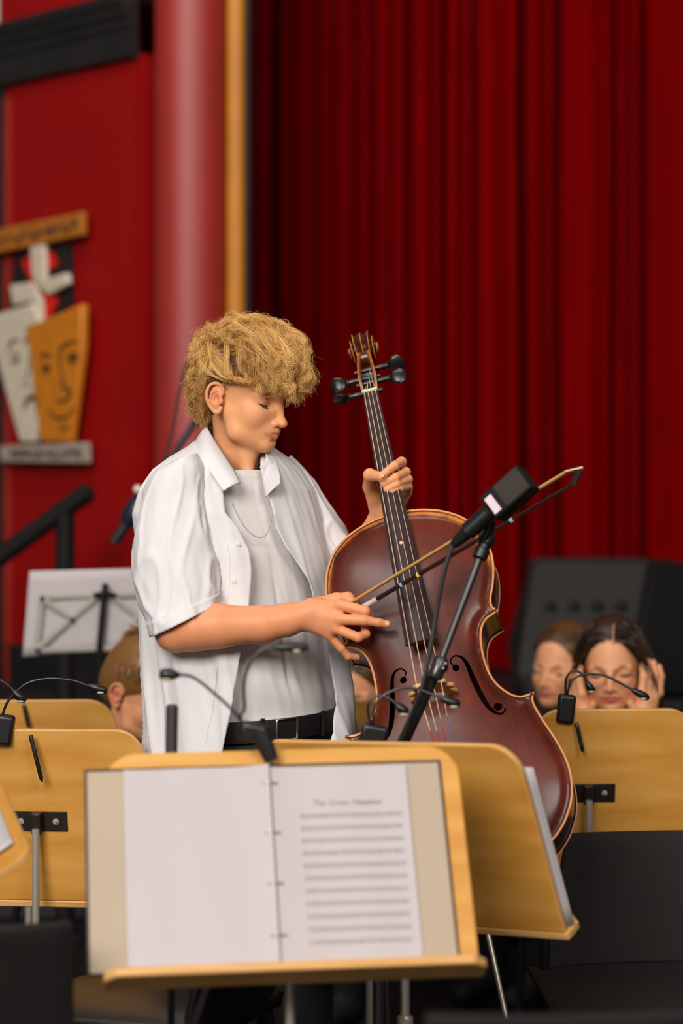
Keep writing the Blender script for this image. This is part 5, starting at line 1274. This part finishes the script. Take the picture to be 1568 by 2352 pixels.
# ---------------------------------------------------------------- wire music stand with a large white sheet
def make_wire():
    d = 6.6; M_w = mat('grey_green_strip_steel', (160, 158, 146), 0.6); root = thing('folding_music_stand', (P(235, 1500, d).x, d, 0), 'black folding wire music stand seen from behind', 'music stand')
    def bar(a, b, w=0.0078, off=0.0, name='strut', m=None):
        A, B = P(a[0], a[1], d + off), P(b[0], b[1], d + off); s = (B - A).normalized().cross(Vector((0, 1, 0))).normalized()
        MB().tube([A, B], [(w, 0.0018)] * 2, 8, flat=s).build(name, m or M_w, root)
    bar((95, 1372), (420, 1362)); bar((97, 1372), (84, 1492)); bar((95, 1375), (168, 1422), off=-.006); bar((84, 1492), (232, 1362), off=-.004); bar((250, 1364), (400, 1478), off=-.004); bar((395, 1366), (310, 1424), off=-.006); bar((84, 1494), (402, 1484)); bar((398, 1364), (402, 1484))
    for x, y in ((97, 1374), (165, 1424), (86, 1494)): MB().ball(P(x, y, d - .01), 0.007, 10).build('rivet', M_dkmetal, root)
    t, b_ = P(242, 1340, d - .012), P(228, 1490, d - .012); MB().tube([b_, t], 0.0085, 12).build('spine', M_blkm, root)
    MB().tube([P(215, 1368, d - .016), P(242, 1362, d - .016), P(266, 1368, d - .016)], 0.007, 10).build('wing_joint', M_blkm, root)
    MB().tube([(b_.x, b_.y, 0.10), b_], 0.009, 12).build('post', M_blkm, root)
    for k in range(3):
        a = 0.9 + k * 2.094; MB().tube([(b_.x, b_.y, 0.22), (b_.x + 0.26 * math.cos(a), b_.y + 0.26 * math.sin(a), 0.012)], 0.006, 8).build('leg', M_blkm, root)
    sh = thing('sheet_music', P(240, 1480, d + 0.02), 'large white music sheet spread on the folding wire stand', 'sheet music')
    rows = []
    for i in range(9):
        v = i / 8; l = Vector((68 + (52 - 68) * v, 1312 + (1508 - 1312) * v)); r = Vector((440, 1302 + (1478 - 1302) * v)); rows.append([P(l.x + (r.x - l.x) * j / 20, l.y + (r.y - l.y) * j / 20 - (0 if j > 2 else 0), d + 0.012 + 0.004 * math.sin(j * .7)) for j in range(21)])
    MB().grid(rows).build('paper', M_paper, sh, solid=0.002, clean=False, autosmooth=False)
make_wire()
# ---------------------------------------------------------------- stage monitor wedge
def make_monitor():
    Y = 7.95; q = lambda x, y, d: P(x, y, d); root = thing('stage_monitor', (1.0, Y + 0.3, STZ), 'black wedge stage monitor loudspeaker at the foot of the red curtain', 'loudspeaker')
    M_cab = mat('speaker_cabinet_black', (28, 25, 25), 0.7, bump=0.4, bscale=300); M_side = mat('speaker_side_black', (11, 10, 10), 0.7, spec=0.3)
    # cross-section (depth, height) carried across the width
    d1, d2 = Y, Y + 0.62
    xl, xr = (1182 - CX) / FPX * Y, (1475 - CX) / FPX * Y + 0.02
    sec = [(0.02, STZ + 0.005), (0.0, STZ + 0.10), (0.22, STZ + 0.46), (0.36, STZ + 0.46), (0.50, STZ + 0.16), (0.50, STZ + 0.005)]
    V = []; dx = 0.0
    L = [Vector((xl + (0.075 if z > STZ + .3 else (0.0 if z > STZ + 0.05 else 0.03)), Y + y, z)) for y, z in sec]; R = [Vector((xr + (0.10 if z > STZ + .3 else 0.0) - 0.06, Y + y, z)) for y, z in sec]
    m = MB(); k = len(sec); m.add(L + R, [tuple(range(k))[::-1], tuple(range(k, 2 * k))] + [(i, (i + 1) % k, k + (i + 1) % k, k + i) for i in range(k)])
    m.build('cabinet', M_cab, root, bevel=0.02, seg=3)
    e = [v + Vector((0.004, 0, 0)) for v in R]; S = MB(); Rr = [v + Vector((0.25, 0.1, 0)) for v in R]
    S.add([Vector((v.x + 0.002, v.y, v.z)) for v in R] + [Vector((v.x + 0.30, v.y + 0.14, min(v.z, STZ + 0.42))) for v in R], [tuple(range(k))[::-1], tuple(range(k, 2 * k))] + [(i, (i + 1) % k, k + (i + 1) % k, k + i) for i in range(k)])
    S.build('side_block', M_side, root, bevel=0.015)
    for t in (0.22, 0.42, 0.62, 0.82):
        a = L[1].lerp(R[1], t); b = L[2].lerp(R[2], t); c = a.lerp(b, 0.55); MB().ball(c + Vector((0, -0.004, 0.002)), (0.022, 0.006, 0.026), 14).build('handle_recess', M_side, root)
make_monitor()
# ---------------------------------------------------------------- chairs
def chair(label, x, y, yaw, width=0.44, top=0.82, group='black stacking chairs', rake=0.10, pad=False, name='stacking_chair', taper=0.05, low=0.0):
    "yaw 0: backrest towards the camera"
    M = Matrix.Translation((x, y, 0)) @ Matrix.Rotation(yaw, 4, 'Z'); root = thing(name, None, label, 'chair', group, M=M)
    sz = 0.45; w = width / 2
    rows = []
    for i in range(12):
        v = i / 11; rows.append([Vector((w * (2 * u - 1) * (1.0 - taper * v), -0.02 - 0.03 * (2 * u - 1) ** 2 * -1 - rake * v + 0.02 * (1 - v), sz - low + (top - sz + low) * v)) for u in np.linspace(0, 1, 15)])
    o = MB().grid(rows).build('backrest', M_chair, root, world=False, solid=0.016, bevel=0.004, clean=False, autosmooth=False)
    rows = []
    for i in range(14):
        v = i / 13; rows.append([Vector((w * (2 * u - 1), 0.0 + 0.43 * v, sz + 0.012 * math.cos((2 * u - 1) * 1.5) - 0.03 * max(0, v - .8) * 2 + (0.025 if pad else 0) * (1 - (2 * u - 1) ** 6) * (1 - (2 * v - 1) ** 6))) for u in np.linspace(0, 1, 15)])
    MB().grid(rows).build('seat', M_leather if pad else M_chair, root, world=False, solid=0.03 if pad else 0.014, clean=False, autosmooth=False)
    for s in (-1, 1):
        MB().tube([(s * (w - .03), 0.035 - rake * .35, sz + 0.20), (s * (w - .03), 0.035, sz + 0.04), (s * (w - .03), 0.02, sz - .02), (s * (w - .01), -0.05, 0.0)], 0.010, 10).build('rear_leg', M_blkm, root, world=False)
        MB().tube([(s * (w - .03), 0.02, sz - .02), (s * (w - .01), 0.38, sz - .02), (s * (w + .0), 0.43, 0.0)], 0.010, 10).build('front_leg', M_blkm, root, world=False)
    return root
def at_chair(px, py, d): v = P(px, py, d); return v.x, v.y, v.z
x, y, z = at_chair(1500, 1950, 4.88); chair('black chair with matt back standing below the stand of the seated listeners', x + 0.08, y + 0.05, math.pi + 0.04, 0.66, 0.722, taper=0.26, rake=0.06, low=0.10)
x, y, z = at_chair(-165, 2120, 3.52); chair('black chair with matt back below the stand with bracket and pen', x, y + 0.12, 0.16, 0.40, 0.794)
x, y, z = at_chair(1400, 2320, 2.95); chair('black chair with its back rim below the cellist\'s endpin', x, y + 0.12, 0.12, 0.50, 0.796)
x, y, z = at_chair(560, 2320, 4.45); chair('black padded chair with glossy seat beside the person in white shirt', x, y, 1.25, 0.42, 0.80, pad=True, name='padded_chair')
# ---------------------------------------------------------------- seated people behind the stands
M_skin2 = mat('light_skin', (236, 166, 120), 0.5, sss=0.1, var=0.06, vscale=30, attr='blush', attr_rgb=(206, 92, 80))
M_cloth_dk = mat('dark_knit', (24, 23, 28), 0.85, var=0.3, vscale=60)
M_cloth_gr = mat('charcoal_jersey', (40, 40, 46), 0.85, var=0.2, vscale=60)
def seated(label, head_c, yaw, pitch, roll, hair_fn, hands=None, cloth=None, lean=0.25, glasses=False, eyes_open=False, chair_label=None):
    HM2 = Matrix.Translation(head_c) @ facing_matrix(yaw, pitch, roll).to_4x4(); inv = HM2.inverted(); w2 = lambda p: tuple(inv @ Vector(p))
    F = Vector((math.sin(yaw), -math.cos(yaw), 0)); L = Vector((math.cos(yaw), math.sin(yaw), 0))
    root = thing('person', (head_c[0], head_c[1] + 0.1, 0), label, 'person')
    S = head_sdf(); neck = Vector(head_c) + Vector((0, 0, -0.15)) - F * 0.05
    S.cone(w2(Vector(head_c) + Vector((0, 0, -0.04)) - F * 0.02), w2(neck - Vector((0, 0, .03))), 0.048, 0.05, 0.02)
    hd = relax(S.mesh(0.0028, 'head'), 1); b = lip_attr(coords(hd)); hd.transform(HM2)
    parts = [hd]; n0 = len(hd.vertices)
    if hands:
        for ch in hands:
            A = SDF()
            for pts, rs in ch: A.chain([tuple(p) for p in pts], rs, 0.006)
            parts.append(relax(A.mesh(0.0026, 'hand'), 1))
    hip = Vector((head_c[0], head_c[1] + 0.16, 0.52)) - F * lean * 0.6; sh = neck - Vector((0, 0, 0.075))
    B = SDF(); B.cone(tuple(sh), tuple(hip), 0.09, 0.11, 0.05); parts.append(B.mesh(0.014, 'trunk'))
    me = join_meshes('body', parts); at = np.zeros(len(me.vertices)); at[:n0] = np.clip(b * 1.6, 0, 1); point_attr(me, 'blush', at); link('body', me, M_skin2, root)
    # clothing: top, sleeves and trousers, feet on the floor
    C = SDF(); C.cone(tuple(sh), tuple(hip), 0.115, 0.135, 0.06); s0, s1 = sh - L * 0.15 - Vector((0, 0, .02)), sh + L * 0.15 - Vector((0, 0, .02)); C.cone(tuple(s0), tuple(s1), 0.055, 0.055, 0.06)
    for s, hnd in ((-1, 0), (1, 1)):
        a = s0 if s < 0 else s1
        if hands and len(hands) > hnd: el = Vector(hands[hnd][0][0][0])
        else: el = a + Vector((0, 0, -0.24)) + F * 0.10
        C.cone(tuple(a), tuple(el), 0.052, 0.045, 0.04)
    top = link('top', C.mesh(0.010, 'top'), cloth or M_cloth_dk, root)
    D = SDF()
    for s in (-1, 1):
        h = hip + L * 0.08 * s; k = h + F * 0.38 + Vector((0, 0, 0.02)); f = Vector((k.x, k.y, 0.06)) + F * 0.02; D.chain([tuple(h), tuple(k), tuple(f)], [0.085, 0.065, 0.05], 0.03); D.cone(tuple(f), tuple(f + F * 0.14 - Vector((0, 0, .02))), 0.04, 0.035, 0.02)
    link('trousers', D.mesh(0.012, 'trousers'), M_trous, root)
    hair_fn(root, HM2)
    for s in (-1, 1): ls = MB(); lathe_lids(ls, HM2, s, 0.0021, 0.0014); ls.build('eyelash_fringe', M_lash, root)
    rg = np.random.default_rng(8)
    for s in (-1, 1):
        bp = [HM2 @ Vector((0.1003 - 0.017 * u ** 1.4, s * (0.014 + 0.034 * u), 0.0255 + 0.005 * math.sin(math.pi * min(1, u * 1.1)))) for u in np.linspace(0, 1, 9)]
        MB().tube(bp, [(0.0035 * (1 - 0.6 * i / 8), 0.002) for i in range(9)], 8).build('eyebrow', M_lash, root)
    chair(chair_label, hip.x - F.x * 0.12, hip.y - F.y * 0.12, math.pi + yaw, 0.42, 0.80)
    return root, HM2
def smooth_hair(c_root, c_tip, kind, seed, drop=0.2, tie=None, tp=(-0.108, 0, 0.035)):
    m_ = mat_hair('hair_%s_%d' % (kind, seed), c_root, c_tip, 0.4)
    def fn(root, M2):
        rg = np.random.default_rng(seed); S = SDF()
        S.ell((-0.008, 0, 0.056), (0.100, 0.084, 0.088), 0.01); S.ell((-0.045, 0, 0.005), (0.062, 0.074, 0.075), 0.03)
        S.ell((0.085, 0, -0.012), (0.062, 0.070, 0.098), 0.008, sub=True)
        me = S.mesh(0.004, 'cap'); point_attr(me, 'tip', np.full(len(me.vertices), 0.25)); me.transform(M2); link('hair_cap', me, m_, root)
        paths = []
        for i in range(2400):
            v = rg.normal(size=3); v /= np.linalg.norm(v)
            if v[2] < 0.0 and kind != 'long' and v[0] > -0.1: continue
            p = np.array([0, 0, 0.047]) + np.array([0.098, 0.080, 0.089]) * v
            if p[2] < 0.05 and p[0] > 0.0: continue
            if p[0] > 0.065 and p[2] < 0.088: continue
            q = []
            for t in np.linspace(0, 1, 12):
                if kind == 'long':      # parted in the middle, falling straight down past the face
                    sgn = 1 if p[1] > 0 else -1; a = p + np.array([0.012 * math.sin(t * 3.1) * (1 if p[0] > 0 else 0.2) - 0.05 * t * max(0, p[0] / 0.09), sgn * (0.100 + 0.012 * (i % 7) / 7 - abs(p[1])) * min(1, t * 1.7), -(max(0, t - 0.12)) * (p[2] + drop)])
                    a = a + np.array([0, sgn * 0.008 * math.sin(min(1, t * 1.5) * math.pi), 0])
                else:                   # drawn back to a tie behind the crown
                    tgt = np.array(tp); a = p * (1 - t) + tgt * t; r = a - np.array([0, 0, 0.047]); e = r / np.array([0.101, 0.085, 0.092]); k = np.linalg.norm(e)
                    a = np.array([0, 0, 0.047]) + r / max(k, 1e-3) * (1.0 + 0.02 * rg.random()) if k < 1.02 else a
                q.append(a + rg.normal(size=3) * 0.0008)
            paths.append(q)
        if kind == 'tied':
            for i in range(260):
                o = rg.normal(size=3) * np.array([0.006, 0.010, 0.010]); ln = drop * (0.7 + 0.5 * rg.random()); paths.append([np.array(tp) + o * (0.5 + t) + np.array([-0.05 * math.sin(t * 2.4), 0.01 * math.sin(t * 5 + i), -ln * t]) for t in np.linspace(0, 1, 12)])
        A = np.array(paths); R3 = np.array(M2.to_3x3()); A = A @ R3.T + np.array(M2.translation)
        link('hair', strands_mesh(A, 0.0007 + 0.0004 * rg.random(len(A)), 'hair', rg.normal(size=len(A)) * 0.15), m_, root)
        if tie:
            c = M2 @ (Vector(tp) * 1.02); MB().tube([tuple(c + M2.to_3x3() @ Vector((0.0, 0.016 * math.cos(a), 0.016 * math.sin(a)))) for a in np.linspace(0, 6.283, 20, endpoint=False)], 0.007, 8, closed=True).build('hair_tie', mat('hair_tie_%d' % seed, tie, 0.7), root)
    return fn
def cheek_hand(M2, s, elbow):
    "hand pressed to the cheek: wrist under the jaw, palm on the cheek, fingers up along the temple"
    q = lambda x, y, z: M2 @ Vector((x, s * y, z)); wr = q(0.078, 0.074, -0.118); pm = q(0.070, 0.080, -0.062); ch = [([Vector(elbow), wr], [0.036, 0.027]), ([wr, q(0.072, 0.076, -0.085), pm], [0.027, 0.027, 0.024]), ([wr, q(0.060, 0.092, -0.062)], [0.024, 0.022])]
    for i, ln in enumerate((0.062, 0.070, 0.064, 0.050)):
        x0 = 0.082 - 0.013 * i; y0 = 0.064 + 0.0125 * i; k1 = q(x0, y0 + 0.010, -0.040 - 0.003 * i); k2 = q(x0 - 0.010, y0 + 0.016, -0.040 + ln * 0.6); k3 = q(x0 - 0.020, y0 + 0.013, -0.038 + ln)
        ch.append(([pm, k1, k2, k3], [0.020, 0.0115, 0.0100, 0.0082]))
    ch.append(([wr, q(0.100, 0.058, -0.085), q(0.102, 0.046, -0.062)], [0.018, 0.012, 0.009])); return ch
def hc(px, py, d): return tuple(P(px, py, d))
c1 = hc(1409, 1543, 6.05); M1_ = Matrix.Translation(c1) @ facing_matrix(-0.20, 0.10, 0.05).to_4x4()
e1 = [M1_ @ Vector((0.17, -0.11, -0.34)), M1_ @ Vector((0.17, 0.11, -0.34))]
g1, _ = seated('seated dark-haired person resting the face on both hands', c1, -0.20, 0.10, 0.05, smooth_hair((38, 22, 15), (84, 54, 34), 'long', 21, 0.16), [cheek_hand(M1_, -1, e1[0]), cheek_hand(M1_, 1, e1[1])], M_cloth_dk, chair_label='black chair under the person resting the face on both hands')
def add_glasses(root, M2):
    g = thing('glasses', M2 @ Vector((0.11, 0, 0.005)), 'thin round-rimmed glasses worn by the person with face on hands', 'glasses'); mg = mat('thin_metal_rim', (120, 96, 70), 0.4, metal=0.6)
    for s in (-1, 1):
        MB().tube([M2 @ Vector((0.1130 - 0.010 * abs(math.cos(a)) * (1 if math.cos(a) * s > 0 else 0.2), s * 0.033 + 0.024 * math.cos(a), 0.004 + 0.021 * math.sin(a))) for a in np.linspace(0, 6.283, 28, endpoint=False)], 0.0009, 6, closed=True).build('rim', mg, g)
        MB().tube([M2 @ Vector((0.104, s * 0.057, 0.008)), M2 @ Vector((0.05, s * 0.080, 0.010)), M2 @ Vector((0.002, s * 0.083, 0.012))], 0.0009, 6).build('temple', mg, g)
    MB().tube([M2 @ Vector((0.1128, -0.010, 0.006)), M2 @ Vector((0.119, 0, 0.010)), M2 @ Vector((0.1128, 0.010, 0.006))], 0.0009, 6).build('nose_bridge', mg, g)
add_glasses(g1, M1_)
MB().tube([M1_ @ Vector((0.092 - 0.10 * t * t, 0.012, 0.084 + 0.052 * math.sin(t * 1.5))) for t in np.linspace(0, 1, 10)], [(0.0012, 0.0008)] * 10, 8, flat=M1_.to_3x3() @ Vector((0, 1, 0))).build('hair_parting', M_skin2, g1)
c2 = hc(1298, 1543, 6.72); seated('seated brown-haired smiling person beside the one resting on hands', c2, -0.62, 0.05, -0.06, smooth_hair((78, 50, 28), (128, 88, 50), 'tied', 31, 0.12), None, M_cloth_gr, chair_label='black chair under the brown-haired smiling person')
c3 = hc(316, 1590, 5.95); seated('seated fair-haired person with blue hair tie bowing behind the white shirt', c3, 0.95, 0.55, 0.0, smooth_hair((104, 68, 34), (178, 128, 70), 'tied', 41, 0.05, (40, 34, 120), (-0.055, 0.02, 0.128)), None, M_cloth_dk, chair_label='black chair under the person with blue hair tie')
c4 = hc(838, 1590, 6.45); seated('seated brown-haired person half hidden between white shirt and cello', c4, -0.5, 0.30, 0.0, smooth_hair((70, 44, 24), (120, 80, 44), 'tied', 51, 0.10), None, M_cloth_gr, chair_label='black chair under the person half hidden by the cello')
